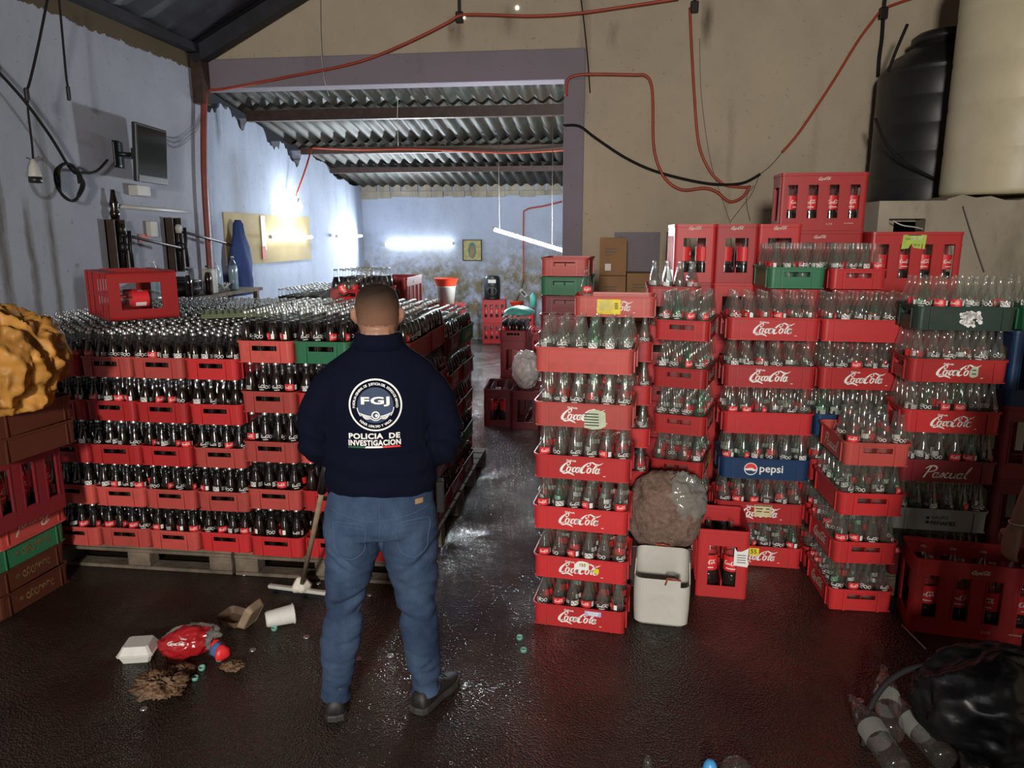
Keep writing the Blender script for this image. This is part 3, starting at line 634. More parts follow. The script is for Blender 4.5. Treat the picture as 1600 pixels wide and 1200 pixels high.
def logo_mesh(key, s=-1):
    """front and back lettering of a low crate as one print"""
    mb = MB()
    def put(vf, mi, cx, cz, d=0.0):
        off = CW / 2 - .0028 + d
        mb.add([((x + cx) * (-s), s * off, y + cz) for x, y in vf[0]], vf[1], mi)
    if key == 'cc':
        put(fit2(LOGO, w=.215, h=.076), 0, 0, .060); put(fit2(text2('Disfruta', .02), w=.048), 0, -.050, .099)
        put(rect2(.012, .003), 0, .115, .028)
    if key == 'ccw': put(fit2(LOGO, w=.215, h=.076), 1, 0, .060)
    if key == 'pascual': put(fit2(PASC, w=.24, h=.072), 0, 0, .060)
    if key == 'pepsi':
        put(disc2(.036), 0, -.075, .060); R = .0315
        up = [(R * math.cos(a), R * math.sin(a)) for a in [PI * i / 14 for i in range(15)]]
        put((up + [(-.02, .002), (0, .006), (.012, .004), (.024, -.004)][::1], [tuple(range(19))]), 2, -.075, .0605, .0003)
        dn = [(R * math.cos(a), R * math.sin(a)) for a in [PI + .25 + (PI - .5) * i / 14 for i in range(15)]]
        put((dn + [(.018, -.014), (.0, -.008), (-.016, -.010)], [tuple(range(18))]), 3, -.075, .0605, .0003)
        put(fit2(text2('pepsi', .012), w=.125), 0, .035, .058)
    if key == 'grapes':
        random.seed(3); put(merge2([mv2(disc2(random.uniform(.006, .012), 8), random.uniform(-.05, .05), random.uniform(-.022, .03)) for _ in range(46)] + [mv2(disc2(.010, 5), -.02 + .013 * i, -.028 - .008 * (i % 2)) for i in range(4)]), 0, .02, .062)
    if key == 'grupo':
        put(fit2(text2('GRUPO', .02), w=.085), 3, .0, .076); put(fit2(text2('PEÑAFIEL', .02), w=.13), 3, .022, .048)
        put(merge2([mv2(disc2(.009, 12), 0, 0), mv2(disc2(.009, 12), 0, .026)]), 3, -.060, .047)
    if key == 'scrawl':
        random.seed(12); S = [[(k * .8 + .9 * math.cos(a) * (.32 + .1 * random.random()) + a * .05, (.5 + random.uniform(-.1, .5) * (k % 2)) + (.42 + .2 * random.random()) * math.sin(a), random.uniform(.08, .24)) for a in [i * .9 for i in range(random.randint(5, 8))]] for k in range(7)]
        put(fit2(merge2([stroke(q, 3) for q in S]), w=.19, h=.050), 1, .03, .062)
        put(merge2([mv2(([(0, -.003), (.019, 0), (0, .003)], [(0, 1, 2)]), 0, 0, 1, k * PI / 5) for k in range(10)]), 1, -.095, .062)
    return mb
MLOGO = {'cc': ['white', 'redf', 'lred', 'black'], 'ccw': ['white', 'cream'], 'pascual': ['cream'], 'pepsi': ['white', 'redf', 'lred', 'blue'], 'grapes': ['white'], 'grupo': ['white', 'cream', 'lred', 'black'], 'scrawl': ['cream', 'faded']}
_LM = {}; _BODY = {}
BODY_L = low_crate_body(); DIV_L = low_divider(); BODY_T = tall_crate_body()
def crate(x, y, z, rz, color, label, logo=None, sc=1.0, group='bottle crates', div=True, T=None, back=False):
    k = ('low', color)
    if k not in _BODY: _BODY[k] = BODY_L.mesh('low_crate_' + color, color)
    o = bpy.data.objects.new('bottle_crate', _BODY[k]); C.objects.link(o)
    o.matrix_world = T if T is not None else TR(x, y, z, rz, sc)
    tag(o, label, 'crate', group)
    if div:
        if ('d', color) not in _BODY: _BODY[('d', color)] = DIV_L.mesh('divider_' + color, color)
        d = bpy.data.objects.new('divider', _BODY[('d', color)]); C.objects.link(d); d.parent = o
    if logo:
        kl = (logo, back)
        if kl not in _LM: _LM[kl] = logo_mesh(logo, 1 if back else -1).mesh('crate_print_' + logo, MLOGO[logo])
        d = bpy.data.objects.new('printed_logo', _LM[kl]); C.objects.link(d); d.parent = o
    return o
def tall_logo():
    mb = MB()
    for s in (-1,):
        for vf, cx, cz in ((fit2(LOGO, w=.085, h=.028), .0, .350), (fit2(text2('2 LTS'), w=.04), .05, .045), (fit2(text2('RETORNABLE'), w=.06), .18, .05)):
            mb.add([((x + cx) * (-s), s * (TW / 2 + .0052), y + cz) for x, y in vf[0]], vf[1])
    return mb
def tall_crate(x, y, z, rz, color, label, sc=1.0, T=None, logo=True, group='tall crates of large bottles'):
    k = ('tall', color)
    if k not in _BODY: _BODY[k] = BODY_T.mesh('tall_crate_' + color, color)
    o = bpy.data.objects.new('large_bottle_crate', _BODY[k]); C.objects.link(o)
    o.matrix_world = T if T is not None else TR(x, y, z, rz, sc); tag(o, label, 'crate', group)
    if logo:
        if 'tall' not in _LM: _LM['tall'] = tall_logo().mesh('tall_print', 'cream')
        d = bpy.data.objects.new('printed_logo', _LM['tall']); C.objects.link(d); d.parent = o
    return o

# ---------------------------------------------------------------- bottles (small glass, 0.262 m; large PET, 0.36 m)
GP = [(.024, 0), (.030, .004), (.0325, .015), (.0315, .045), (.0305, .075), (.0325, .105), (.0338, .125), (.0335, .142), (.0305, .160), (.0255, .180), (.0195, .202), (.0150, .222), (.0130, .240), (.0126, .249), (.0146, .250), (.0148, .254), (.0132, .256), (.0130, .262)]
def lathe_mesh(prof, n, name, m, capt=True): return MB().lathe(prof, n, capt=capt).mesh(name, m)
def wrap(vf, R, z0, a0=-PI / 2):
    return [((R) * math.cos(a0 + x / R), (R) * math.sin(a0 + x / R), z0 + y) for x, y in vf[0]], vf[1]
def gridrect(w, h, n): return [(-w / 2 + w * i / n, -h / 2 + h * j) for j in (0, 1) for i in range(n + 1)], [(i, i + 1, i + n + 2, i + n + 1) for i in range(n)]
R0 = .0346
def label_mesh(kind):
    mb = MB()
    if kind == 'red':      # red screen-printed panel with the white script, and a code block round the side
        mb.add(*wrap(gridrect(.064, .034, 8), R0, .133), 0); mb.add(*wrap(fit2(LOGO_S, w=.046, h=.017), R0 + .0005, .134), 1)
        mb.add(*wrap(gridrect(.018, .026, 3), R0, .132, -PI / 2 + 1.35), 1)
    if kind == 'white':    # white outlined warning octagons and small print
        mb.add(*wrap(gridrect(.046, .026, 6), R0, .130), 1)
        for s in (-1, 1):
            mb.add(*wrap(mv2(disc2(.0100, 8), s * .0108, .001, 1, PI / 8), R0 + .0004, .131), 2)
            mb.add(*wrap(mv2(rect2(.010, .0022), s * .0108, .001), R0 + .0007, .131), 1)
        for k in range(4): mb.add(*wrap(gridrect(.030, .0022, 3), R0, .119 + .006 * k, -PI / 2 + 1.55), 1)
        mb.add(*wrap(fit2(LOGO_S, w=.045, h=.016), R0, .134, -PI / 2 - 1.6), 1)
    if kind == 'script':   # white script straight on the glass, small print round the side
        mb.add(*wrap(fit2(LOGO_S, w=.052, h=.020), R0, .134), 1)
        mb.add(*wrap(gridrect(.030, .0035, 3), R0, .117), 1)
        mb.add(*wrap(merge2([mv2(ring2(.0065, .0095, 10), s * .010, 0) for s in (-1, 1)]), R0, .130, -PI / 2 + 1.2), 1)
    return mb.mesh('bottle_label_' + kind, ['lred', 'white', 'black'])
LBL = {k: label_mesh(k) for k in ('red', 'white', 'script')}
LQ = [(max(.001, r - .0016), z) for r, z in GP if z < .215]; LQ[0] = (LQ[0][0], .002)
ME_G = lathe_mesh(GP, 16, 'bottle_glass', 'glass', capt=False); ME_GG = lathe_mesh(GP, 16, 'bottle_green_glass', 'gglass', capt=False); ME_FG = lathe_mesh(GP, 14, 'filled_glass', 'fglass', capt=False)
ME_LQ = lathe_mesh(LQ, 14, 'bottle_cola', 'cola'); ME_AM = lathe_mesh(LQ, 14, 'bottle_amber_drink', 'amber')
capm = MB().lathe([(.0172, .2475), (.0166, .251), (.0150, .2595), (.0140, .2625), (.008, .2635)], 20, lump=lambda a, z: 1 + (.05 * math.cos(10 * a) if z < .250 else 0))
ME_CAP = capm.mesh('crown_cap', 'cap')
PP = [(.032, 0), (.046, .004), (.050, .02), (.050, .10), (.0485, .115), (.050, .13), (.0505, .20), (.049, .235), (.041, .275), (.028, .312), (.0170, .335), (.0150, .345), (.0150, .358), (.0168, .359), (.0168, .363), (.0125, .364), (.0125, .378)]
ME_P = lathe_mesh(PP, 18, 'large_bottle_plastic', 'pet', capt=False)
ME_PLQ = MB().lathe([(r - .002, z + .001) for r, z in PP if z < .12], 18).mesh('large_bottle_cola', 'cola')
ME_PC = MB().lathe([(.0155, .362), (.0155, .378), (.014, .380)], 16).mesh('screw_cap', 'lred')
mb = MB().add(*wrap(gridrect(2 * PI * .0512, .095, 24), .0512, .180), 0); mb.add(*wrap(fit2(LOGO_S, w=.085, h=.030), .0518, .185), 1); mb.add(*wrap(gridrect(.03, .06, 4), .0518, .18, PI / 2 - .6), 1); mb.add(*wrap(gridrect(.06, .006, 4), .0518, .150), 1)
ME_PLB = mb.mesh('large_bottle_label', ['lred', 'white'])
def ob(name, me, parent=None):
    o = bpy.data.objects.new(name, me); C.objects.link(o)
    if parent is not None: o.parent = parent
    return o
def proto(name, root, kids):
    r = ob(name, root)
    for n_, me in kids: ob(n_, me, r)
    return r
PROT = {}
for k in ('red', 'white', 'script'):
    PROT[('full', k)] = proto('cola_bottle', ME_FG, [('liquid', ME_LQ), ('cap', ME_CAP), ('label', LBL[k])])
    PROT[('empty', k)] = proto('empty_bottle', ME_G, [('label', LBL[k])])
    PROT[('pale', k)] = proto('empty_bottle', ME_GG, [('label', LBL[k])])
PROT[('amber', 'white')] = proto('amber_bottle', ME_FG, [('liquid', ME_AM), ('cap', ME_CAP)])
PROT['large'] = proto('large_bottle', ME_P, [('liquid', ME_PLQ), ('label', ME_PLB)])
PROT['largecap'] = proto('large_bottle', ME_P, [('label', ME_PLB), ('cap', ME_PC)])
# low-detail arrays for the uncountable remainder of the stock
def arr(me_parts):
    V = []; F = []; MI = []
    for mb_, mi in me_parts:
        o = len(V); V += mb_.v; F += [tuple(i + o for i in f) for f in mb_.f]; MI += [mi if mi is not None else q for q in (mb_.m if mi is None else [mi] * len(mb_.f))]
    return np.array(V, float), F, MI
GPs = [GP[i] for i in (0, 2, 4, 6, 8, 10, 12, 14, 17)]
_g = MB().lathe(GPs, 10, capt=False)
_l = MB().lathe([(r - .0018, z) for r, z in GPs if z < .21], 8); _c = MB().lathe([(.0168, .248), (.0150, .2605)], 10)
_lr = MB().add(*wrap(gridrect(.060, .034, 4), R0, .133), 0); _lr.add(*wrap(mv2(rect2(.040, .007), 0, 0), R0 + .0005, .134), 1)
_lw = MB().add(*wrap(gridrect(.044, .024, 4), R0, .130), 1)
for s_ in (-1, 1): _lw.add(*wrap(mv2(disc2(.0095, 8), s_ * .0105, .001, 1, PI / 8), R0 + .0005, .131), 2)
STUFF_ARR = {('full', 'red'): arr([(_g, 0), (_l, 1), (_c, 2), (MB().add(_lr.v, _lr.f), 3)]), ('full', 'white'): arr([(_g, 0), (_l, 1), (_c, 2), (MB().add(_lw.v[:10], _lw.f[:4]), 4)]), ('full', 'none'): arr([(_g, 0), (_l, 1), (_c, 2)]),
             ('empty', 'red'): arr([(_g, 0), (MB().add(_lr.v, _lr.f), 3)]), ('empty', 'white'): arr([(_g, 0), (MB().add(_lw.v[:10], _lw.f[:4]), 4)]), ('empty', 'none'): arr([(_g, 0)])}
BOT = []   # every bottle wanted: dict(T, kind, lab, prio, words, group)
def want(x, y, z, rz, s, sz, kind, lab, prio, words, group): BOT.append(dict(T=TR(x, y, z, rz) @ Matrix.Diagonal((s, s, sz, 1)), p=(x, y, z + .2), kind=kind, lab=lab, prio=prio, words=words, group=group))
def fill(cx, cy, z, rz, kind, sc, hz, tag_words, group, top=False, front='long', rows=None, prio_side=None, skip=(), labs=('red', 'white', 'script'), pw=0.4, face=0.0, partial=None):
    """24 bottles of one crate; front row is the side that faces the hall"""
    p = .0775
    for i in range(6):
        for j in range(4):
            if front == 'long': row, col, nrow = j, i, 4
            else: row, col, nrow = i, 3 - j, 6
            if rows is not None and row >= rows and not (prio_side is not None and prio_side(i, j)): continue
            if (i, j) in skip: continue
            if partial is not None and random.random() > partial: continue
            lx, ly = -2.5 * p + i * p, -1.5 * p + j * p
            jx, jy = random.uniform(-.002, .002), random.uniform(-.002, .002)
            q = Vector((lx + jx, ly + jy, 0)) * sc; c, s = math.cos(rz), math.sin(rz)
            X, Y = cx + q.x * c - q.y * s, cy + q.x * s + q.y * c
            lab = random.choices(labs, [pw] + [(1 - pw) / (len(labs) - 1)] * (len(labs) - 1))[0] if len(labs) > 1 else labs[0]
            kd = kind
            if kind == 'empty' and random.random() < .10: kd = 'pale'
            pr = 1 if row == 0 or (prio_side is not None and prio_side(i, j)) else (2 if top else 9)
            look = {'full': 'capped dark cola bottle', 'empty': 'clear empty bottle', 'pale': 'pale green empty bottle', 'amber': 'capped amber bottle'}[kd]
            wd = f"{look}, {ORD[col]} across" + (f", {ORD[row]} row back" if row else ", front row") + ", " + tag_words
            want(X, Y, z + .007 * sc, random.choice((0, .3, -.3, .9, -.9, 1.6, -1.6)) + random.uniform(-.25, .25) + face, sc * .985, hz / .262, kd, lab, pr, wd, group)
# ---------------------------------------------------------------- the stacks of the stock
random.seed(21)
COLN = {'red': 'red', 'redf': 'faded red', 'maroon': 'maroon', 'green': 'green', 'dgreen': 'dark green', 'brown': 'brown', 'blue': 'blue', 'grey': 'grey'}
def stack(nm, fx, fy, rz, face, sc, pitch, levels, z0=0.0, kind='empty', dx=0.0, **kw):
    """levels from the floor up: (colour, logo, options)"""
    n = len(levels); out = []
    for k, lv in enumerate(levels):
        col, logo = lv[0], lv[1]; op = lv[2] if len(lv) > 2 else {}
        if col is None: out.append(None); continue
        z = z0 + k * pitch; r = rz + random.uniform(-.02, .02) + op.get('rot', 0)
        off = (CW if face == 'long' else CL) / 2 * sc
        jx = random.uniform(-.006, .006) + op.get('dx', 0) + dx * k; jy = random.uniform(-.006, .006) + op.get('dy', 0)
        cx = fx + jx - math.sin(rz) * (off + jy); cy = fy + math.cos(rz) * (off + jy); cr_ = r + (0 if face == 'long' else PI / 2)
        lev = ORD[k] + ' layer'
        lab = f"{COLN[col]} {'logo ' if logo in ('cc', 'ccw') else ''}bottle crate, {ORD[k]} from the floor, {nm}"
        o = crate(cx, cy, z, cr_, col, op.get('label', lab), logo, sc, group=op.get('group', 'crates of the ' + nm.split(' of ')[-1]), back=kw.get('back', False))
        out.append(o)
        kd = op.get('kind', kind)
        if kd: fill(cx, cy, z, cr_, kd, sc, op.get('hz', pitch - .010), f"{lev}, {nm}", op.get('bgroup', ('cola bottles' if kd == 'full' else 'empty bottles') + ' of the ' + nm), top=(k == n - 1), front=face, rows=op.get('rows', None), partial=op.get('partial'), pw=op.get('pw', .35), prio_side=op.get('side', kw.get('side')), skip=op.get('skip', ()))
    return out
cc = ('red', 'cc')
# A: logo stack beside the wet aisle
A = stack('aisle stack', -.100, 3.405, -.10, 'long', .970, .2625, [cc, cc, cc, cc, ('redf', 'cc'), ('redf', None)])
ROUGH = [(-.5, -.42), (-.1, -.5), (.28, -.44), (.5, -.3), (.46, .38), (.1, .5), (-.22, .46), (-.5, .1)]
def paper(par, name, pts, m, center, w, h, label, marks=(), face='front', dims=(CL, CW)):
    p = decal_on(par, name, (pts, [tuple(range(len(pts)))]), m, center, w, h, face, dims, lift=.0030, label=label)
    for (txt, cx, cy, tw, mm) in marks:
        vf = fit2(text2(txt, .015), w=tw) if txt else None
        q = decal_on(p, 'writing', vf if vf else rect2(1, 1), mm, (center[0] + cx, center[1] + cy), tw, None if vf else .006, face, dims, lift=.0038)
    return p
SQ = [(-.5, -.5), (.5, -.5), (.5, .5), (-.5, .5)]
paper(A[0], 'sticker', SQ, 'lilac', (.075, .098), .085, .030, 'lilac paper sticker', [(None, 0, .004, .06, 'white'), (None, 0, -.006, .05, 'white')])
paper(A[1], 'sticker', ROUGH, 'white', (.010, .085), .075, .050, 'torn white sticker', [(None, .01, .008, .04, 'yellow'), ('155', .005, .004, .03, 'black')])
paper(A[1], 'sticker', ROUGH, 'yellow', (.085, .062), .028, .030, 'torn yellow sticker')
bars = [(None, -.02 + .001 * i, .028 - .014 * i, .070, 'dgreen') for i in range(5)]
paper(A[4], 'note', ROUGH, 'palegrn', (.062, .045), .105, .100, 'torn pale green paper note', bars)
# A2 behind it, topped by the crate with the yellow note
A2 = stack('stack behind the aisle stack', .04, 4.13, -.05, 'long', .93, .250, [cc, cc, cc, cc, cc, ('red', None), ('redf', 'cc', dict(kind=None, rot=.03))])
paper(A2[6], 'note', SQ, 'yellow', (-.035, .062), .140, .088, 'yellow printed paper note', [(None, -.02, .03 - .012 * i, .09, 'tagc') for i in range(5)] + [(None, .045, .02 - .01 * i, .02, 'black') for i in range(4)])
# B with the blue crate, E beside it
B = stack('blue crate stack', .94, 4.26, -.03, 'long', 1.045, .273, [cc, cc, ('blue', 'pepsi'), ('red', None), cc, cc])
paper(B[1], 'date_tag', SQ, 'tagc', (.015, .080), .095, .078, 'cream date tag with black heading', [(None, 0, .026, .088, 'black'), ('16 NOV 21', 0, .026, .07, 'tagc'), (None, -.02, .008, .04, 'black'), (None, .025, .008, .02, 'black'), (None, -.02, -.008, .03, 'brown'), (None, .02, -.01, .03, 'brown')])
paper(B[0], 'price_tag', SQ, 'yellow', (-.03, .090), .070, .046, 'yellow handwritten tag', [('155', 0, 0, .045, 'black')])
E_ = stack('stack behind the jutting crates', 1.452, 4.285, -.02, 'long', 1.02, .2725, [cc, ('red', None), ('red', None), ('blue', None), cc, ('red', None)])
# F: short jutting stack, grips facing the hall
F_ = stack('jutting stack', 1.372, 3.775, .02, 'short', .985, .2665, [('red', 'ccw'), ('red', 'ccw'), ('red', None), ('redf', 'pascual', dict(partial=.80, dx=.012, rot=-.03))], side=lambda i, j: j == 3, back=True)
# G with the dark green and grey crates
G = stack('dark green crate stack', 1.795, 3.95, -.03, 'long', .98, .268, [('maroon', None), ('grey', 'grupo'), ('maroon', 'pascual'), cc, cc, ('dgreen', 'grapes')], z0=.135)
paper(G[4], 'sticker', ROUGH, 'palegrn', (.075, .060), .040, .060, 'torn grey sticker', [(None, 0, .01, .02, 'dgreen'), (None, 0, -.01, .02, 'dgreen')])
# D: grips facing, over the netting sack; D2 behind it
D = stack('stack over the netting sack', .425, 4.20, -.27, 'short', .93, .273, [('red', None), ('red', None), ('red', 'ccw'), ('red', 'ccw'), ('red', 'ccw'), ('red', 'ccw')], side=lambda i, j: j == 0)
for k in (2, 5): paper(D[k], 'sticker', SQ, 'yellow' if k == 2 else 'white', (.12, .06), .07, .09, 'yellow side sticker' if k == 2 else 'white side sticker', [(None, 0, .02, .04, 'black'), (None, 0, 0, .04, 'black')])
D2 = stack('stack behind the netting sack stack', .42, 4.80, -.05, 'short', 1.02, .250, [('maroon', None, dict(kind=None)), ('red', None, dict(kind=None)), ('red', None, dict(kind=None)), ('red', None, dict(kind=None)), ('red', None, dict(kind=None)), ('red', None, dict(rows=1)), ('red', None, dict(hz=.275, rows=3))])
# C: bare crates standing one in another
cols = ['maroon'] * 11 + ['maroon', 'green', 'redf']
for k, c_ in enumerate(cols):
    crate(-.27 + random.uniform(-.012, .012), 5.15 + random.uniform(-.01, .01), .056 + .125 * k, PI / 2 - .06 + random.uniform(-.03, .03), c_, f"{COLN[c_]} bare crate, {'topmost' if k == 13 else ORD[k] + ' from the floor' if k < 12 else 'just under the topmost'} of the empty stack", None, .97, group='bare crates stacked behind the yellow note')
# pallets
def pallet(x0, x1, y0, y1, h, label, group='wooden pallets under the stock'):
    e = empty('pallet', ((x0 + x1) / 2, (y0 + y1) / 2, 0), 0, label, 'pallet', group); cx, cy = (x0 + x1) / 2, (y0 + y1) / 2
    n = 7; L = y1 - y0
    for i in range(n):
        a = y0 + L * i / n; MB().box(x0 - cx, x1 - cx, a + .006 - cy, a + L / n - .008 - cy, h - .022, h - .002).build('deck_board', 'wood', e, bevel=.003)
    for yy in (y0, (y0 + y1) / 2 - .05, y1 - .1):
        MB().box(x0 - cx, x1 - cx, yy - cy, yy + .1 - cy, 0, .020).build('base_board', 'wood', e, bevel=.003)
        MB().box(x0 - cx, x1 - cx, yy - cy, yy + .1 - cy, h - .042, h - .0225).build('stringer_board', 'wood', e, bevel=.003)
        for xx in (x0, (x0 + x1) / 2 - .07, x1 - .14):
            b_ = MB().box(xx - cx, xx + .14 - cx, yy - cy, yy + .1 - cy, .0205, h - .0425).build('block', 'wood', e, bevel=.008)
for i, (a, b_) in enumerate(((-3.30, -2.13), (-2.11, -1.0))):
    for j, (c_, d_) in enumerate(((3.76, 4.93), (4.96, 6.05))):
        pallet(a, b_, c_, d_, .148, f"dirty wooden pallet under the cola pile, {['deeper half', 'aisle half'][i]}, {['front', 'rear'][j]} row")
pallet(-4.2, -3.33, 4.25, 5.4, .148, 'dirty wooden pallet at the wall end of the cola pile')
pallet(1.56, 2.06, 3.98, 4.28, .134, 'wooden pallet under the dark green crate stack')
# the big pile of filled cola
SX = [-3.87 + .3142 * i for i in range(6)]; LX = [-1.985, -1.662, -1.340]
mark_small = dict()
def pile_crate(cx, cy, z, sc, hz, col, logo, wcol, wrow, k, top, fr, sd_):
    where = f"column {wcol} from the wall" if not top or fr else f"column {wcol} from the wall"
    lab = f"{COLN[col]} crate of cola, {ORD[k]} layer, {wcol} column from the wall, {ORD[wrow]} row"
    o = crate(cx, cy, z, PI / 2 + random.uniform(-.022, .022), col, lab, logo, sc, group='red crates of the cola pile', div=False)
    tw = f"{ORD[k]} layer, {wcol} column, {ORD[wrow]} crate row"
    side = (lambda i, j: j == 0) if sd_ else None
    if top: fill(cx, cy, z, PI / 2, 'full', sc, hz, tw, 'capped cola bottles of the big pile', top=True, front='short', prio_side=side, pw=.42)
    elif fr: fill(cx, cy, z, PI / 2, 'full', sc, hz, tw, 'capped cola bottles of the big pile', front='short', rows=6, prio_side=side, pw=.42)
    elif sd_: fill(cx, cy, z, PI / 2, 'full', sc, hz, tw, 'capped cola bottles of the big pile', front='short', rows=6, prio_side=side, pw=.42)
    return o
for ci in range(9):
    big = ci >= 6; w_ = ORD[ci]
    for r in range(5 if ci < 7 else 4):
        large = big and r < 2; sc_ = .975 if big else .952; pit = .280 if large else .2545
        x = (LX[ci - 6] + .161) if big else SX[ci] + .157
        y = 3.72 + (.004 if ci % 2 else 0) + .237 + r * .473
        if ci == 0:
            if r == 0: continue
        side = ci == 8
        for k in range(5):
            top = k == 4; fr = r == (1 if ci == 0 else 0)
            if not (top or fr or side): continue
            if ci == 0 and not (top or fr): continue
            col = random.choice(['red', 'red', 'redf', 'redf'])
            logo = None
            if side: logo = random.choice(['ccw', 'ccw', 'cc', None])
            if top and r == 0 and ci == 7: col = 'green'
            if side and r == 3 and top: col = 'green'; logo = 'ccw'
            if side and r == 3 and k == 1: col = 'green'; logo = None
            if side and r == 2 and top: col, logo = 'maroon', 'pascual'
            if side and k < 4 and r >= 2 and col == 'redf': col = 'maroon'
            jx = random.uniform(-.006, .006)
            pile_crate(x + jx + (.012 * (4 - k) if ci < 6 and False else 0), y + random.uniform(-.012, .006), .15 + pit * k, sc_, pit - .008, col, logo, w_, r, k, top, fr, side)
# second pile behind: tall crates below, bottles on top
for i in range(3):
    for k in range(3):
        tall_crate(-2.66 + .58 * i, 6.42, .005 + .393 * k, 0, 'red', f"red tall crate, {ORD[k]} from the floor, {ORD[i]} along behind the cola pile", logo=False)
for i in range(3):
    for r in range(2):
        cx, cy = -2.75 + .335 * i, 6.42 + .50 * r
        if r == 0: crate(cx, cy, 1.186, PI / 2, 'red', f"red crate behind the cola pile, {ORD[i]} along, bottles rising over it", None, .98, div=False, group='crates of the rear pile')
        else: tall_crate(cx, cy + .05, .80, PI / 2, 'red', f"red tall crate hidden under the rear bottles, {ORD[i]} along", logo=False); tall_crate(cx, cy + .05, .405, PI / 2, 'red', f"red tall crate low under the rear bottles, {ORD[i]} along", logo=False); tall_crate(cx, cy + .05, .01, PI / 2, 'red', f"red tall crate on the floor under the rear bottles, {ORD[i]} along", logo=False)
        if r == 1: crate(cx, cy, 1.196, PI / 2, 'red', f"red crate behind the cola pile, {ORD[i]} along, second row", None, .98, div=False, group='crates of the rear pile')
        fill(cx, cy, 1.19, PI / 2, 'amber' if (i == 0 and r == 0) else 'full', .98, .29, f"rear pile, {ORD[i]} crate, {ORD[r]} row", 'capped bottles of the rear pile', top=True, front='short')
# crate of cola standing on the caps, and the tall crate behind it
crate(-1.86, 5.52, 1.432, PI / 2 - .22, 'red', 'red crate of cola set on top of the pile caps behind the policeman', None, 1.0)
fill(-1.86, 5.52, 1.432, PI / 2 - .22, 'full', 1.0, .262, 'raised crate on the pile', 'cola bottles of the raised crate', top=True, front='short')
tall_crate(-1.90, 6.66, 1.187, PI / 2, 'red', 'red tall slotted crate peeping out behind the raised cola crate', sc=1.0)

# ---------------------------------------------------------------- tall crates and large bottles
def large_in(T, cells, words, kind='large', group='large bottles in tall crates'):
    for n_, (i, j) in enumerate(cells):
        c = copy_tree(PROT[kind]); c.matrix_world = T @ TR(-.2055 + .137 * i, -.067 + .134 * j, .012, random.uniform(-.8, .8))
        c['label'] = f"large clear bottle with red label, {ORD[n_]} {words}"; c['category'] = 'bottle'; c['group'] = group
    return
FR4 = [(0, 0), (1, 0), (2, 0), (3, 0)]
# four-high columns under the green crate; five-high narrow fronts behind; long-sided ones at the end
for i, x in enumerate((1.14, 1.49)):
    for k in range(4): tall_crate(x, 4.93, .06 + .392 * k, PI / 2, 'red', f"red tall crate, {ORD[k]} from the floor, under the {['green', 'red'][i]} top crate", logo=False)
pallet(.98, 1.66, 4.66, 5.2, .058, 'flat wooden pallet under the tall crates behind the blue crate stack')
GT = crate(1.135, 4.89, 1.632, PI / 2, 'green', 'bright green crate of empties on top of the tall crates', None, 1.03); fill(1.135, 4.89, 1.632, PI / 2, 'empty', 1.03, .262, 'bright green top crate', 'empties of the green top crate', top=True, front='short')
crate(1.485, 4.87, 1.632, PI / 2, 'red', 'red crate of empties beside the bright green top crate', None, .98); fill(1.485, 4.87, 1.632, PI / 2, 'empty', .98, .262, 'red crate by the green one', 'empties of the red top crate', top=True, front='short')
for i, x in enumerate((.590, .868, 1.146)):
    for k in range(5):
        T = TR(x - .0, 5.2 + .30, .055 + .3935 * k, PI / 2, .955); T[2][2] = 1.0
        tall_crate(0, 0, 0, 0, 'red', f"red narrow-fronted tall crate, {ORD[k]} from the floor, {ORD[i]} along below the conduit", T=T, logo=False)
        if k == 4:
            large_in(T, [(0, 1), (0, 0)], f"in the {ORD[i]} narrow-fronted top crate")
            V, F = fit2(LOGO, w=.09, h=.030); MB().add([(x + a_, 5.2 + .3 - TL * .955 / 2 - .007, 2.0 + b_ - .005) for a_, b_ in V], F).build('tmp', 'cream').parent = None
            o = bpy.data.objects['tmp']; o.name = 'printed_logo'; par = [q for q in C.objects if q.name.startswith('large_bottle_crate')][-1]; o.parent = par; o.matrix_parent_inverse = par.matrix_world.inverted()
pallet(.45, 1.29, 5.22, 5.8, .054, 'flat wooden pallet under the narrow-fronted tall crates')
for k in range(6):
    T = TR(1.478, 5.345 + .29, .012 + .3935 * k, -.02); tall_crate(0, 0, 0, 0, 'red', f"red four-windowed crate, {ORD[k]} from the floor, in the tallest stack", T=T)
    if k >= 5: large_in(T, FR4, 'in the topmost four-windowed crate'); large_in(T, [(0, 1), (1, 1), (2, 1), (3, 1)], 'behind, in the topmost four-windowed crate')
NT = None
for k in range(5):
    T = TR(2.06, 5.47, .004 + .3935 * k, -.03); NT = tall_crate(0, 0, 0, 0, 'red', f"red four-windowed crate, {ORD[k]} from the floor, below the water tanks", T=T)
    if k == 4: large_in(T, FR4, 'in the crate with the lime note')
paper(NT, 'note', [(-.5, -.5), (-.2, -.45), (-.12, -.2), (.0, -.42), (.45, -.5), (.5, .5), (-.45, .48)], 'lime', (-.02, .335), .155, .115, 'lime paper note', [('ORDEN', -.03, .01, .05, 'dgreen'), ('20 pz', .02, -.03, .04, 'dgreen'), (None, .0, .035, .08, 'dgreen')], dims=(TL, TW))
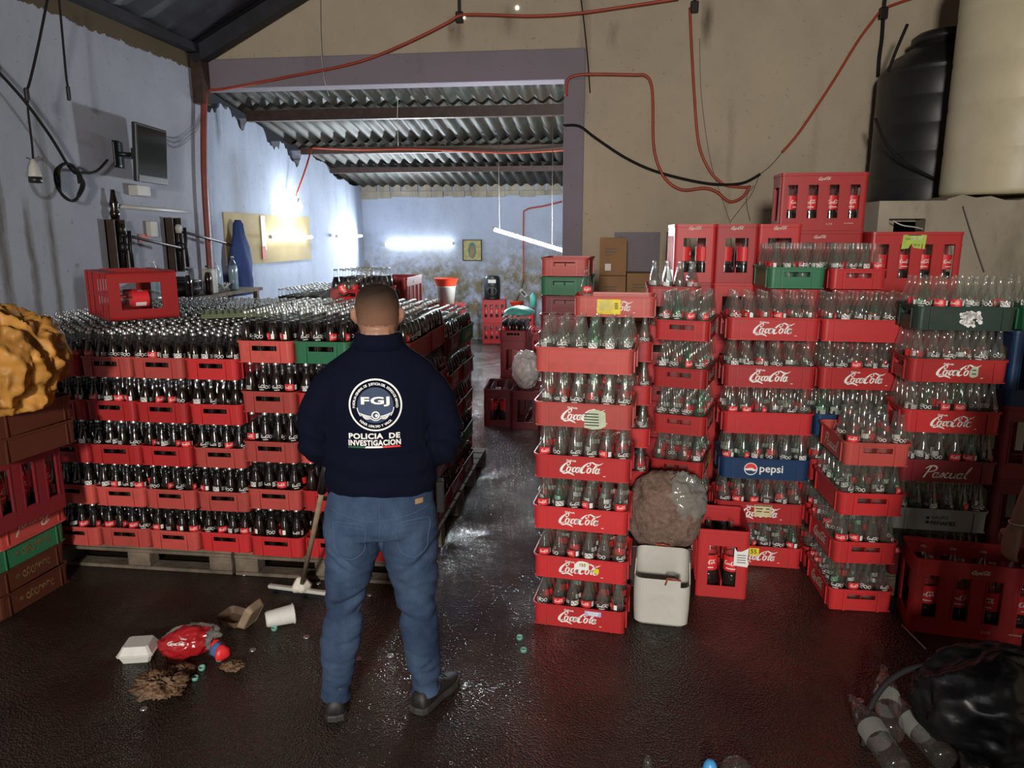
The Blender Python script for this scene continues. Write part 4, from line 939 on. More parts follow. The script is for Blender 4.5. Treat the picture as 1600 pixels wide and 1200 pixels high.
# open red crate of large bottles on the floor
T = TR(.672, 3.84 + .19, 0, PI / 2 - .06) @ Matrix.Diagonal((.66, .93, 1, 1))
OC = tall_crate(0, 0, 0, 0, 'red', 'bright red open crate of large bottles on the wet floor beside the white tub', T=T, logo=False)
for n_, (a_, b_) in enumerate(((-.10, -.062), (-.10, .062), (.04, -.062), (.04, .062))):
    c = copy_tree(PROT['large']); p = T @ Vector((a_ / .66, b_ / .93, .012)); c.matrix_world = TR(p.x, p.y, p.z, random.uniform(-.5, .5), .93)
    c['label'] = f"large part-full cola bottle, {['front, beside the tub', 'front, beside the torn sticker', 'rear, beside the tub', 'rear, beside the wall of crates'][[1, 0, 3, 2][n_]]}, in the open crate"; c['category'] = 'bottle'; c['group'] = 'large bottles of the open crate'
stk = MB(); PTS = [(-.5, -.45), (.42, -.5), (.5, -.3), (.4, -.1), (.45, .5), (.2, .38), (0, .30), (-.3, .28), (-.48, .5)]
V, F = fit2((PTS, [tuple(range(9))]), w=.085, h=.11)
off = TL / 2 + .0045; o = MB().add([(-off, -x - .105, y + .245) for x, y in V], F).add([(-off - .001, -x - .105, y + .215) for x, y in merge2([mv2(rect2(.05, .004), 0, .014 * i) for i in range(4)])[0]], merge2([mv2(rect2(.05, .004), 0, .014 * i) for i in range(4)])[1], 1).build('sticker', ['white', 'black'], OC); o['label'] = 'torn white printed sticker'
# long crate in the shadow at the lower end
T = TR(1.545 + .2875 * math.cos(-.15) + .145 * math.sin(.15), 3.605 - .2875 * math.sin(.15) + .145 * math.cos(.15), 0, -.15)
tall_crate(0, 0, 0, 0, 'red', 'red four-windowed crate alone on the floor in the shadow', T=T); large_in(T, FR4, 'in the crate alone in the shadow'); large_in(T, [(0, 1), (1, 1), (2, 1), (3, 1)], 'behind, in the crate alone in the shadow')
# stack at the frame edge
pallet(2.07, 2.60, 3.98, 4.28, .17, 'wooden pallet under the blue tall crate')
crate(2.30, 4.12, .172, -.03, 'maroon', 'maroon low crate under the stack with the blue tall crate', None, 1.0)
for k, c_ in enumerate(('maroon', 'maroon', 'blue')): tall_crate(2.36, 4.12, .298 + .392 * k, -.10, c_, f"{c_} tall crate, {ORD[k + 1]} from the floor, behind the bystander", logo=False)
crate(2.32, 4.12, 1.476, -.03, 'green', 'green crate of empties on the blue tall crate', None, 1.0); fill(2.32, 4.12, 1.476, -.03, 'empty', 1.0, .262, 'green crate over the blue one', 'empties over the blue tall crate', top=True)
# left corner stack
cx, cy, rz = -3.185, 3.345, PI / 2 - .05
for k, (c_, lg) in enumerate((('brown', 'scrawl'), ('brown', 'scrawl'), ('green', 'scrawl'))): crate(cx + random.uniform(-.01, .01), cy + random.uniform(-.01, .01), .125 * k, rz + random.uniform(-.02, .02), c_, f"{COLN[c_]} crate, {ORD[k]} from the floor, under the upside-down red crate", lg)
crate(0, 0, 0, 0, 'redf', 'red crate stacked upside-down in the corner, its lettering inverted', 'pascual', back=True, T=TR(cx + .02, cy + .01, .5005, rz + .02) @ Euler((PI, 0, 0)).to_matrix().to_4x4())
T = TR(-3.06, 3.20, .502, PI / 2 - .12); tall_crate(0, 0, 0, 0, 'maroon', 'dull red tall crate on the upside-down crate in the corner', T=T, logo=False); large_in(T, FR4, 'in the dull red corner crate')
for k in range(2): crate(-2.90, 3.17, .896 + .126 * k, PI / 2 - .12 + .05 * k, 'brown', ['worn brown crate resting on the dull red tall crate', 'worn brown crate under the orange plastic bag'][k], None)
# tall crate lying on the caps, one bottle inside
LT = Matrix.Translation((-2.93, 4.04, 1.441)) @ Euler((0, 0, .84)).to_matrix().to_4x4() @ Matrix(((0, 0, 1, 0), (1, 0, 0, TL / 2), (0, 1, 0, TW / 2), (0, 0, 0, 1)))
tall_crate(0, 0, 0, 0, 'red', 'red tall crate lying on its side on the cola caps', T=LT)
c = copy_tree(PROT['largecap']); c.matrix_world = LT @ TR(-.205, -.067 + .045, .008, PI * .9); tag(c, 'large empty bottle lying inside the toppled red crate', 'bottle')
c = copy_tree(PROT['largecap']); c.matrix_world = LT @ TR(-.07, -.067 + .045, .008, PI * .6); tag(c, 'large empty bottle deeper inside the toppled red crate', 'bottle')
# loose bottle lying across the caps
c = copy_tree(PROT[('empty', 'red')]); p = fl(462, 482, 1.60); c.name = 'empty_bottle'
c.matrix_world = TR(-1.60, 4.02, 1.58, .45) @ Euler((0, 1.05, 0)).to_matrix().to_4x4() @ Matrix.Scale(1.0, 4); tag(c, 'clear empty bottle with red label lying across the capped cola bottles', 'bottle')
# lone bottle on the noted crate
c = copy_tree(PROT[('empty', 'red')]); c.matrix_world = TR(-.115, 4.33, 1.509, .2, 1.0); tag(c, 'single clear empty bottle standing in the yellow note crate', 'bottle')
# aisle crates further in
TB = {}
for i, (x, y, z, rz, lab, cells) in enumerate(((-1.10, 7.62, 0, PI / 2 + .05, 'maroon tall crate crammed with bottle necks, alone in the aisle', [(a_, b_) for a_ in range(4) for b_ in range(2)]),
        (-.79, 7.56, 0, PI / 2 - .02, 'maroon tall crate under the white sack', []), (-1.02, 8.36, 0, PI / 2, 'maroon tall crate on the floor under the cola and teal bag', []), (-1.02, 8.36, .393, PI / 2, 'maroon tall crate, upper, under the cola and teal bag', []),
        (-.78, 9.1, 0, PI / 2, 'maroon tall crate further back beside the pillar', []), (-.78, 9.1, .393, PI / 2, 'maroon tall crate on top, further back beside the pillar', []))):
    T = TR(x, y, z, rz); tall_crate(0, 0, 0, 0, 'maroon', lab, T=T, logo=False)
    if cells: large_in(T @ Matrix.Translation((0, 0, .02)), cells, 'in the maroon aisle crate')
crate(-1.02, 8.30, .787, PI / 2, 'maroon', 'maroon crate of cola under the teal plastic bag', None, .98); fill(-1.02, 8.30, .787, PI / 2, 'full', .98, .262, 'crate under the teal bag', 'cola bottles under the teal bag', top=True, front='short')
for k in range(2):
    T = TR(-2.02, 13.30, .005 + .394 * k, .1) @ Matrix.Diagonal((.74, 1, 1.02, 1)); tall_crate(0, 0, 0, 0, 'red', f"bright red crate {['on the floor', 'directly'][k]} under the loudspeaker", T=T, logo=False); large_in(T, FR4, f"in the {['lower', 'upper'][k]} loudspeaker crate")
T = TR(-1.47, 13.0, .0, .05) @ Matrix.Diagonal((.8, 1, 1.0, 1)); tall_crate(0, 0, 0, 0, 'red', 'bright red crate on the floor under the red bowl', T=T, logo=False)
T = TR(-1.49, 13.0, .394, .02) @ Matrix.Diagonal((.78, 1, .75, 1)); tall_crate(0, 0, 0, 0, 'red', 'bright red crate directly under the red bowl', T=T, logo=False); large_in(T @ Matrix.Diagonal((1, 1, .9, 1)), FR4, 'in the red bowl crate')
for k in range(2): tall_crate(-2.15, 9.75, .003 + .394 * k - (.0 if k < 2 else 0), .1, 'maroon', f"maroon tall crate, {ORD[k]} from the floor, under the white bucket", logo=False)

for k in range(2): crate(-2.13, 9.72, .792 + .126 * k, .1, 'maroon', ['maroon low crate under the bucket crate', 'maroon low crate directly under the white bucket'][k], None)
# ---------------------------------------------------------------- make the bottles: the largest in the picture as things, the rest as stuff
def in_view(b):
    x, y, z = px(b['p']); return z > .3 and -40 < x < 1640 and -40 < y < 1240
def score(b):
    x, y, z = px(b['p']); s = z * (1 if b['prio'] == 1 else 1.25 if b['prio'] == 2 else 3.0)
    if 480 < x < 705 and 560 < y: s *= 3
    if x < 120 and b['kind'] == 'full': s *= 1.3
    return s
BOT = [b for b in BOT if in_view(b)]
fam = {'full': 'full', 'amber': 'full', 'empty': 'empty', 'pale': 'empty'}
CNT = {'full': 297, 'empty': 296}
chosen = {'full': [], 'empty': []}; rest = {'full': [], 'empty': []}
for f in ('full', 'empty'):
    L_ = sorted([b for b in BOT if fam[b['kind']] == f], key=score); chosen[f] = L_[:CNT[f]]; rest[f] = L_[CNT[f]:]
seen = {}
for f in ('full', 'empty'):
    for b in chosen[f]:
        c = copy_tree(PROT[(b['kind'], b['lab'])] if b['kind'] != 'amber' else PROT[('amber', 'white')]); c.matrix_world = b['T']
        wd = b['words']; c['label'] = wd; c['category'] = 'bottle'; c['group'] = b['group']
def stuff(name, items, mats, label, kmap):
    VV = []; LF = []; LS = []; MI = []; o = 0
    polys = []
    for b in items:
        key = (kmap, b['lab'] if b['lab'] in ('red', 'white') else 'none'); V, F, mi = STUFF_ARR[key]
        Mx = np.array(b['T']); VV.append(V @ Mx[:3, :3].T + Mx[:3, 3]); polys.append((o, key)); o += len(V)
    cache = {}
    loops = []; sizes = []
    for off, key in polys:
        if key not in cache:
            V, F, mi = STUFF_ARR[key]; cache[key] = (np.concatenate([np.array(f) for f in F]), np.array([len(f) for f in F]), np.array(mi))
        a, s, m_ = cache[key]; loops.append(a + off); sizes.append(s); MI.append(m_)
    V = np.concatenate(VV); loops = np.concatenate(loops); sizes = np.concatenate(sizes); MI = np.concatenate(MI)
    me = bpy.data.meshes.new(name); me.vertices.add(len(V)); me.vertices.foreach_set('co', V.ravel()); me.loops.add(len(loops)); me.loops.foreach_set('vertex_index', loops)
    me.polygons.add(len(sizes)); me.polygons.foreach_set('loop_start', np.concatenate([[0], np.cumsum(sizes)[:-1]])); me.polygons.foreach_set('loop_total', sizes)
    for m_ in mats: me.materials.append(M[m_])
    me.polygons.foreach_set('material_index', MI); me.polygons.foreach_set('use_smooth', [True] * len(sizes)); me.update(calc_edges=True); me.validate()
    ob_ = bpy.data.objects.new(name, me); C.objects.link(ob_); tag(ob_, label, 'bottles', kind='stuff'); return ob_
stuff('cola_bottles', rest['full'], ['fglass', 'cola', 'cap', 'lred', 'white', 'black'], 'remaining capped dark cola bottles deeper in the big pile', 'full')
stuff('empty_bottles', rest['empty'], ['glass', 'cola', 'cap', 'lred', 'white', 'black'], 'remaining clear empty bottles deeper in the crates', 'empty')
for k in PROT:
    r = PROT[k]
    for ch in list(r.children): bpy.data.objects.remove(ch)
    bpy.data.objects.remove(r)
print('bottles', {f: (len(chosen[f]), len(rest[f])) for f in chosen})
# ---------------------------------------------------------------- people
def remesh(mb, name, m, voxel, smooth=3, parent=None, disp=None, T=None):
    """union of lofted volumes as one continuous skin"""
    o = mb.build('tmp_body', m)
    r = o.modifiers.new('r', 'REMESH'); r.mode = 'VOXEL'; r.voxel_size = voxel; r.use_smooth_shade = True
    s = o.modifiers.new('s', 'SMOOTH'); s.iterations = smooth; s.factor = .6
    dg = bpy.context.evaluated_depsgraph_get(); me = bpy.data.meshes.new_from_object(o.evaluated_get(dg)); me.name = name
    bpy.data.objects.remove(o)
    if disp:
        n = len(me.vertices); co = np.empty(n * 3, 'f'); me.vertices.foreach_get('co', co); co = co.reshape(-1, 3)
        no = np.empty(n * 3, 'f'); me.vertices.foreach_get('normal', no); no = no.reshape(-1, 3)
        d = np.array([disp(Vector(c), Vector(q)) for c, q in zip(co, no)], 'f'); co = co + no * d[:, None]; me.vertices.foreach_set('co', co.ravel()); me.update()
    for p in me.polygons: p.use_smooth = True
    me.materials.clear(); me.materials.append(M[m])
    o = bpy.data.objects.new(name, me); C.objects.link(o)
    if parent is not None: o.parent = parent
    return o
def limb(mb, pts, rad, n=18, flat=1.0): return mb.tube(pts, rad, n=n, flat=flat)
def cm3(P, k=5): return [tuple(q) for q in catmull(P, k)]
def limbc(mb, pr, n=18, k=5, flat=1.0):
    q = catmull(pr, k); return mb.tube([v[:3] for v in q], [float(v[3]) for v in q], n=n, flat=flat)
def hand(mb, W, D, U, s=1.0, curl=.7, thumb=1):
    """palm plus five bent fingers; W wrist, D pointing direction, U back-of-hand direction"""
    W, D, U = Vector(W), Vector(D).normalized(), Vector(U).normalized(); S_ = D.cross(U).normalized() * thumb
    for i, o in enumerate((-.026, -.009, .009, .025)):
        limb(mb, [W + S_ * o * .6, W + D * .045 * s + S_ * o, W + D * .092 * s + S_ * o * 1.1], [.016, .0145, .0115], 10)
        L = (.066, .076, .071, .055)[i] * s; p = W + D * .092 * s + S_ * o * 1.1; d = D.copy(); pts = [p - D * .01]; rr = [.0105]
        for j, f in enumerate((.45, .30, .25)):
            d = (Matrix.Rotation(-curl * (.45 + .35 * j), 3, S_ * thumb) @ d).normalized() if True else d
            p = p + d * L * f; pts.append(p.copy()); rr.append((.0098, .0088, .0072)[j])
        limb(mb, pts, rr, 10)
    t0 = W + D * .025 * s - S_ * .028; a = (D * .6 - S_ * .75 - U * .25).normalized(); t1 = t0 + a * .038 * s; b = (D * .9 - S_ * .3 - U * .3).normalized(); t2 = t1 + b * .030 * s; t3 = t2 + b * .022 * s
    limb(mb, [t0 + S_ * .01, t1, t2, t3], [.015, .013, .0105, .008], 10)
def head(mb, cx, z0, sc=1.0, yaw=0.0):
    """skull, jaw, neck, ears, nose, brow; faces +Y; z0 = crown height"""
    R = lambda x, y, z: (cx + (x * math.cos(yaw) - y * math.sin(yaw)) * sc, (x * math.sin(yaw) + y * math.cos(yaw)) * sc, z0 + z * sc)
    rg = [(0, .0, -.001, .012, .014), (0, -.005, -.008, .045, .055), (0, -.008, -.028, .067, .082), (0, -.010, -.055, .0775, .096), (0, -.008, -.085, .081, .1005), (0, -.004, -.115, .0805, .099), (0, .002, -.145, .078, .094), (0, .012, -.170, .073, .083), (0, .025, -.195, .064, .070), (0, .036, -.218, .050, .056), (0, .045, -.235, .032, .038)]
    vs = MB().rings([(a, b, c, d, e) for a, b, c, d, e in rg], n=28); mb.add([R(*v) for v in vs.v], vs.f, 0, True)
    limb(mb, [R(0, -.018, -.13), R(0, -.022, -.19), R(0, -.018, -.24), R(0, -.012, -.31)], [.062 * sc, .067 * sc, .070 * sc, .078 * sc], 22)      # neck
    limb(mb, [R(-.045, -.062, -.185), R(0, -.070, -.185), R(.045, -.062, -.185)], [.020, .026, .020], 12)        # fold at the nape
    for s in (-1, 1):
        limb(mb, [R(s * .078, -.008, -.088), R(s * .090, -.016, -.100), R(s * .092, -.012, -.125), R(s * .081, .000, -.148)], [.007, .012, .011, .008], 10)
        limb(mb, [R(s * .020, .086, -.112), R(s * .042, .078, -.110)], [.012, .010], 8)   # brow and eye socket
        limb(mb, [R(s * .045, .060, -.150), R(s * .040, .072, -.155)], [.022, .020], 8)
    limb(mb, [R(0, .093, -.110), R(0, .108, -.135), R(0, .112, -.150), R(0, .095, -.160)], [.009, .012, .015, .010], 10)
    limb(mb, [R(-.024, .094, -.180), R(0, .102, -.178), R(.024, .094, -.180)], [.007, .010, .007], 8); limb(mb, [R(-.020, .094, -.190), R(0, .100, -.191), R(.020, .094, -.190)], [.007, .010, .007], 8)
    limb(mb, [R(-.015, .082, -.215), R(.015, .082, -.215)], [.018, .018], 8)
def eyes(parent, cx, z0, yaw=0.0):
    for s in (-1, 1):
        x, y = s * .031, .088
        MB().lathe([(.001, -.0115), (.008, -.008), (.0115, 0), (.008, .008), (.001, .0115)], 12, T=TR(cx + x * math.cos(yaw) - y * math.sin(yaw), x * math.sin(yaw) + y * math.cos(yaw), z0 - .118)).build('eye', 'white', parent)
MANX, MANY, MANR = -.87, 2.68, math.radians(14)
man = empty('person', (MANX, MANY, 0), MANR, 'person seen from behind in navy lettered pullover and blue jeans, standing on the wet floor', 'person')
HX = .018
bm_ = MB(); head(bm_, HX, 1.772, .995)
bm_.rings([(.012, 0, z, rx, ry) for z, rx, ry in ((.80, .12, .07), (.92, .165, .10), (1.02, .185, .115), (1.15, .19, .115), (1.30, .20, .11), (1.40, .20, .10), (1.46, .16, .085), (1.52, .09, .07), (1.56, .06, .06))], n=28)
ARM = {-1: [(-.165, -.005, 1.415, .055), (-.215, -.015, 1.30, .050), (-.236, -.02, 1.17, .044), (-.215, .06, 1.10, .042), (-.165, .16, 1.07, .034), (-.125, .215, 1.06, .027)],
       1: [(.200, -.005, 1.405, .055), (.250, -.015, 1.29, .050), (.268, -.02, 1.155, .044), (.240, .06, 1.085, .042), (.185, .16, 1.05, .034), (.14, .215, 1.04, .027)]}
for s in (-1, 1): limbc(bm_, ARM[s])
hand(bm_, (-.125, .215, 1.06), (.75, .5, -.1), (0, .3, 1), thumb=-1, curl=.9); hand(bm_, (.14, .215, 1.04), (-.7, .55, .0), (0, .3, 1), thumb=1, curl=.9)
LEG = {-1: [(-.105, -.005, .86, .088), (-.130, 0, .66, .078), (-.155, .01, .49, .064), (-.178, -.01, .31, .058), (-.200, -.005, .13, .044), (-.204, .0, .07, .040)],
       1: [(.120, -.005, .86, .088), (.122, 0, .65, .078), (.138, .01, .475, .064), (.150, -.01, .29, .058), (.158, -.005, .12, .044), (.160, .0, .07, .040)]}
for s in (-1, 1): limbc(bm_, LEG[s])
body = remesh(bm_, 'body', 'skin', .0055, 4, man)
# cropped hair: a thin cap that ends in stubble at the nape and leaves the face bare
hb = MB()
rg = [(0, .0, -.001, .012, .014), (0, -.005, -.008, .045, .055), (0, -.008, -.028, .067, .082), (0, -.010, -.055, .0775, .096), (0, -.008, -.085, .081, .1005), (0, -.004, -.115, .0805, .099), (0, .002, -.145, .078, .094), (0, .006, -.158, .0765, .090)]
fine = []
for a, b in zip(rg[:-1], rg[1:]):
    for t in (0, .34, .67): fine.append(tuple(a[i] + (b[i] - a[i]) * t for i in range(5)))
fine.append(rg[-1]); vs = MB().rings(fine, n=56); keep = []
for f in vs.f:
    c = sum((Vector(vs.v[i]) for i in f), Vector()) / len(f)
    if len(f) > 4 and c.z < -.06: continue
    if c.y > .050 + .02 * mnoise.noise(c * 60) and c.z < -.040: continue
    if c.y > .0 and c.z < -.095: continue
    if abs(c.x) > .066 and c.z < -.110 and c.y > -.03: continue
    if c.z < -.150 + .006 * mnoise.noise(c * 50): continue
    keep.append(f)
hb.add([(HX + v[0] * .995 * 1.02, v[1] * .995 * 1.02, 1.7735 + v[2] * .995) for v in vs.v], keep, 0, True)
hm, ht, hbs = nt('stubble_hair'); _s(hbs, 'Roughness', .8); _s(hbs, 'Specular IOR Level', .15)
tcn = ht.nodes.new('ShaderNodeTexCoord'); sp_ = ht.nodes.new('ShaderNodeSeparateXYZ'); ht.links.new(tcn.outputs['Object'], sp_.inputs[0])
nn = ht.nodes.new('ShaderNodeTexNoise'); nn.inputs['Scale'].default_value = 14; nn.inputs['Detail'].default_value = 8; ht.links.new(tcn.outputs['Object'], nn.inputs['Vector'])
ma = ht.nodes.new('ShaderNodeMath'); ma.operation = 'MULTIPLY_ADD'; ht.links.new(nn.outputs['Fac'], ma.inputs[0]); ma.inputs[1].default_value = .06; ht.links.new(sp_.outputs['Z'], ma.inputs[2])
mr_ = ht.nodes.new('ShaderNodeMapRange'); ht.links.new(ma.outputs[0], mr_.inputs[0]); mr_.inputs[1].default_value = 1.665; mr_.inputs[2].default_value = 1.775
rr_ = ht.nodes.new('ShaderNodeValToRGB'); ht.links.new(mr_.outputs[0], rr_.inputs['Fac']); rr_.color_ramp.elements[0].color = (.185, .095, .060, 1); rr_.color_ramp.elements[1].color = (.028, .018, .013, 1)
ht.links.new(rr_.outputs[0], hbs.inputs['Base Color']); M['stubble'] = hm
hair = hb.build('hair', 'stubble', man)
eyes(man, HX, 1.772)
# pullover
sh = MB()
sh.rings([(.5 * (a + b), cy, z, .5 * (b - a), d) for z, a, b, d, cy in ((.955, -.203, .214, .132, 0), (.985, -.206, .218, .138, 0), (1.04, -.207, .228, .142, 0), (1.12, -.205, .228, .142, 0), (1.20, -.205, .228, .142, -.002), (1.30, -.207, .232, .142, -.006), (1.375, -.212, .240, .134, -.008), (1.43, -.205, .240, .118, -.010), (1.475, -.178, .212, .100, -.010), (1.505, -.138, .172, .088, -.012), (1.53, -.098, .134, .080, -.014), (1.548, -.080, .114, .078, -.014), (1.566, -.074, .108, .076, -.014))], n=44)
SL = {-1: [(-.125, -.010, 1.435, .060), (-.175, -.014, 1.375, .072), (-.222, -.02, 1.27, .070), (-.234, -.022, 1.19, .066), (-.222, .03, 1.125, .062), (-.185, .12, 1.085, .052), (-.14, .195, 1.065, .040)],
      1: [(.160, -.010, 1.425, .060), (.212, -.014, 1.36, .072), (.254, -.02, 1.255, .070), (.262, -.022, 1.175, .066), (.246, .03, 1.11, .062), (.205, .12, 1.07, .052), (.155, .195, 1.045, .040)]}
for s in (-1, 1): limbc(sh, SL[s], n=22)
def folds(p, n):
    a = mnoise.noise(Vector((p.x * 5, p.y * 5, p.z * 11))) * .006 + mnoise.noise(Vector((p.x * 14, p.y * 14, p.z * 22))) * .003
    lowf = max(0, 1 - abs(p.z - 1.05) / .16); a += lowf * .006 * math.sin(p.z * 70 + 5 * p.x + 2 * mnoise.noise(p * 6))
    if abs(p.x) > .19: a += .007 * math.sin(p.z * 85 + p.x * 30 + 3 * mnoise.noise(p * 7)) * max(0, 1 - abs(p.z - 1.17) / .16)
    return a * (.25 if (abs(p.x) < .13 and 1.15 < p.z < 1.46 and n.y < -.3) else 1)
shirt = remesh(sh, 'pullover', 'navy', .007, 5, man, folds); shirt['label'] = 'navy pullover with round emblem and lettering on the back'
# jeans
jn = MB()
jn.rings([(.5 * (a + b), cy, z, .5 * (b - a), d) for z, a, b, d, cy in ((.800, -.222, .228, .128, -.010), (.84, -.220, .226, .140, -.016), (.89, -.216, .223, .142, -.014), (.94, -.206, .215, .136, -.008), (1.00, -.196, .206, .126, 0), (1.02, -.192, .202, .122, 0))], n=44)
JL = {-1: [(-.112, -.012, .84, .114), (-.116, -.012, .75, .113), (-.132, -.004, .655, .101), (-.146, .004, .56, .089), (-.158, .008, .49, .084), (-.170, -.004, .39, .079), (-.184, -.008, .30, .0755), (-.198, -.004, .20, .069), (-.207, .002, .125, .067), (-.210, .006, .070, .070)],
      1: [(.118, -.012, .84, .114), (.114, -.012, .75, .114), (.118, -.004, .645, .103), (.130, .004, .55, .091), (.139, .008, .47, .085), (.146, -.004, .38, .079), (.149, -.008, .28, .075), (.155, -.004, .19, .069), (.160, .002, .115, .067), (.163, .006, .066, .070)]}
for s in (-1, 1): limbc(jn, JL[s], n=26)
def jf(p, n):
    a = mnoise.noise(Vector((p.x * 6, p.y * 6, p.z * 7))) * .007 + mnoise.noise(Vector((p.x * 18, p.y * 14, p.z * 40))) * .0035
    s_ = -1 if p.x < 0 else 1
    w_ = lambda c, r: max(0, 1 - abs(p.z - c) / r)
    crease = lambda sl, fr, sd_: max(0, 1 - 3.2 * abs(mnoise.noise(Vector((p.x * 4 + sd_, p.y * 4, (p.z + sl * s_ * p.x) * fr)))))
    a -= (w_(.47, .17) * .014 + .004) * crease(.35, 11, 1.0) + (w_(.14, .13) * .017) * crease(-.25, 14, 4.0) + w_(.71, .09) * .014 * crease(-.8, 12, 8.0)
    return a + .002
jeans = remesh(jn, 'jeans', 'denim', .006, 4, man, jf)
belt = MB().rings([(.005, 0, z, .207, .130) for z in (.945, .978)], n=40); 
# seams, pockets projected on the jeans; badge projected on the back
def bvh_of(o):
    me = o.data; return BVHTree.FromPolygons([v.co.copy() for v in me.vertices], [tuple(p.vertices) for p in me.polygons])
BJ, BS = bvh_of(jeans), bvh_of(shirt)
def proj(bvh, x, z, lift):
    h = bvh.ray_cast(Vector((x, -1.0, z)), Vector((0, 1, 0)));
    return (Vector((x, h[0].y - lift, z))) if h[0] is not None else Vector((x, -.12, z))
def seam(name, pts, r=.0013, m='stitch'):
    q = catmull(pts, 8); MB().tube([proj(BJ, float(a[0]), float(a[1]), .0008) for a in q], r, n=5).build(name, m, jeans)
seam('seam', [(.005, .955), (.008, .90), (.004, .84), (-.004, .76)]); seam('seam', [(-.19, .925), (-.10, .905), (.005, .893), (.11, .905), (.20, .925)])
for s, cx in ((-1, -.112), (1, .128)):
    seam('pocket', [(cx - .062, .876), (cx - .058, .80), (cx - .05, .755), (cx, .728), (cx + .05, .755), (cx + .058, .80), (cx + .064, .876), (cx, .884), (cx - .062, .876)], .0016)
    seam('pocket_hem', [(cx - .060, .862), (cx, .870), (cx + .062, .862)], .001)
pt = MB(); V, F = gridrect(.03, .018, 4); pt.add([proj(BJ, .155 + x, .948 + y, .002) for x, y in V], F); q = pt.build('waist_patch', 'card', jeans); q['label'] = 'brown leather waist patch'
def subdiv2(vf, maxl):
    bm2 = bmesh.new(); vv = [bm2.verts.new((x, y, 0)) for x, y in vf[0]]
    for f in vf[1]:
        try: bm2.faces.new([vv[i] for i in f])
        except Exception: pass
    bmesh.ops.triangulate(bm2, faces=bm2.faces[:])
    for _ in range(5):
        es = [e for e in bm2.edges if e.calc_length() > maxl]
        if not es: break
        bmesh.ops.subdivide_edges(bm2, edges=es, cuts=1); bmesh.ops.triangulate(bm2, faces=bm2.faces[:])
    bm2.verts.index_update(); r = ([(v.co.x, v.co.y) for v in bm2.verts], [tuple(v.index for v in f.verts) for f in bm2.faces]); bm2.free(); return r
EMB = MB()
def emb(vf, mi, lift):
    V, F = subdiv2(vf, .02); EMB.add([proj(BS, x, z, lift) for x, z in V], F, mi)
BX, BZ, BR = .006, 1.338, .097
emb(mv2(disc2(BR - .004, 40), BX, BZ), 1, .0015); emb(mv2(ring2(BR - .006, BR, 56), BX, BZ), 0, .0026); emb(mv2(disc2(.066, 36), BX, BZ), 2, .0026)
for a0, a1 in ((PI + .12, PI + .62), (-.62, -.12)): emb(mv2(ring2(.0655, .0685, 12, a0, a1), BX, BZ), 0, .0032)
def arc_text(txt, R, a_start, a_end, size, outward=True):
    n = len(txt)
    for i, ch in enumerate(txt):
        if ch == ' ': continue
        a = a_start + (a_end - a_start) * (i + .5) / n; V, F = text2(ch, .025); xs = [p[0] for p in V]; mx_ = (min(xs) + max(xs)) / 2
        V = [((x - mx_) * size, (y - .35) * size) for x, y in V]; rot = a - PI / 2 if outward else a + PI / 2
        emb(mv2((V, F), BX + R * math.cos(a), BZ + R * math.sin(a), 1, rot), 0, .0034)
arc_text('FISCALIA GENERAL DE JUSTICIA DEL ESTADO DE MEXICO', .0785, PI + .12, -.12, .0118); arc_text('HONOR LEALTAD Y VALOR', .0785, PI + .78, 2 * PI - .78, .0125, False)
emb(mv2(fit2(text2('FGJ', .035, 1.1), w=.104, h=.036), BX, BZ + .014), 0, .0034)
for s in (-1, 1):
    for k in range(3): emb((lambda vf: ([(BX + s * x, BZ + z) for x, z in vf[0]], vf[1]))(stroke([(.016, -.040 - .004 * k, .002), (.035, -.037 - .006 * k, .0042), (.062 - .008 * k, -.026 - .007 * k, .0018)], 4)), 0, .0034)
emb(mv2(ring2(.0105, .0150, 20), BX, BZ - .036), 0, .0036); emb(mv2(disc2(.006, 6), BX + .003, BZ - .037), 0, .0040)
emb(mv2(ring2(.020, .0235, 14, PI + .6, 2 * PI - .6), BX, BZ - .034), 0, .0038)
LX0 = -.004
def slab_text(txt, w_, h_, cx, cz):
    emb(mv2(fit2(text2(txt, .035, 1.08), w=w_, h=h_), cx, cz), 0, .0030)
    # slab feet under and over the letters
slab_text('POLICIA  DE', .188, .022, LX0 + .002, 1.222); slab_text('INVESTIGACION', .192, .022, LX0 + .002, 1.196)
for k, mi in enumerate((3, 0, 4)):
    e_ = .06; emb(([(LX0 - .094 + .064 * k - .004, 1.176), (LX0 - .094 + .064 * (k + 1), 1.176), (LX0 - .094 + .064 * (k + 1) - .004, 1.183), (LX0 - .094 + .064 * k, 1.183)], [(0, 1, 2, 3)]), mi, .0028 + .0003 * k)
M['flag_green'] = mat('flag_green', (.01, .09, .03), .8)
eo = EMB.build('back_print', ['white', 'navy', 'badgeblue', 'flag_green', 'lred'], shirt); eo['label'] = 'white ringed emblem over two lettered lines and a tricolour strip'
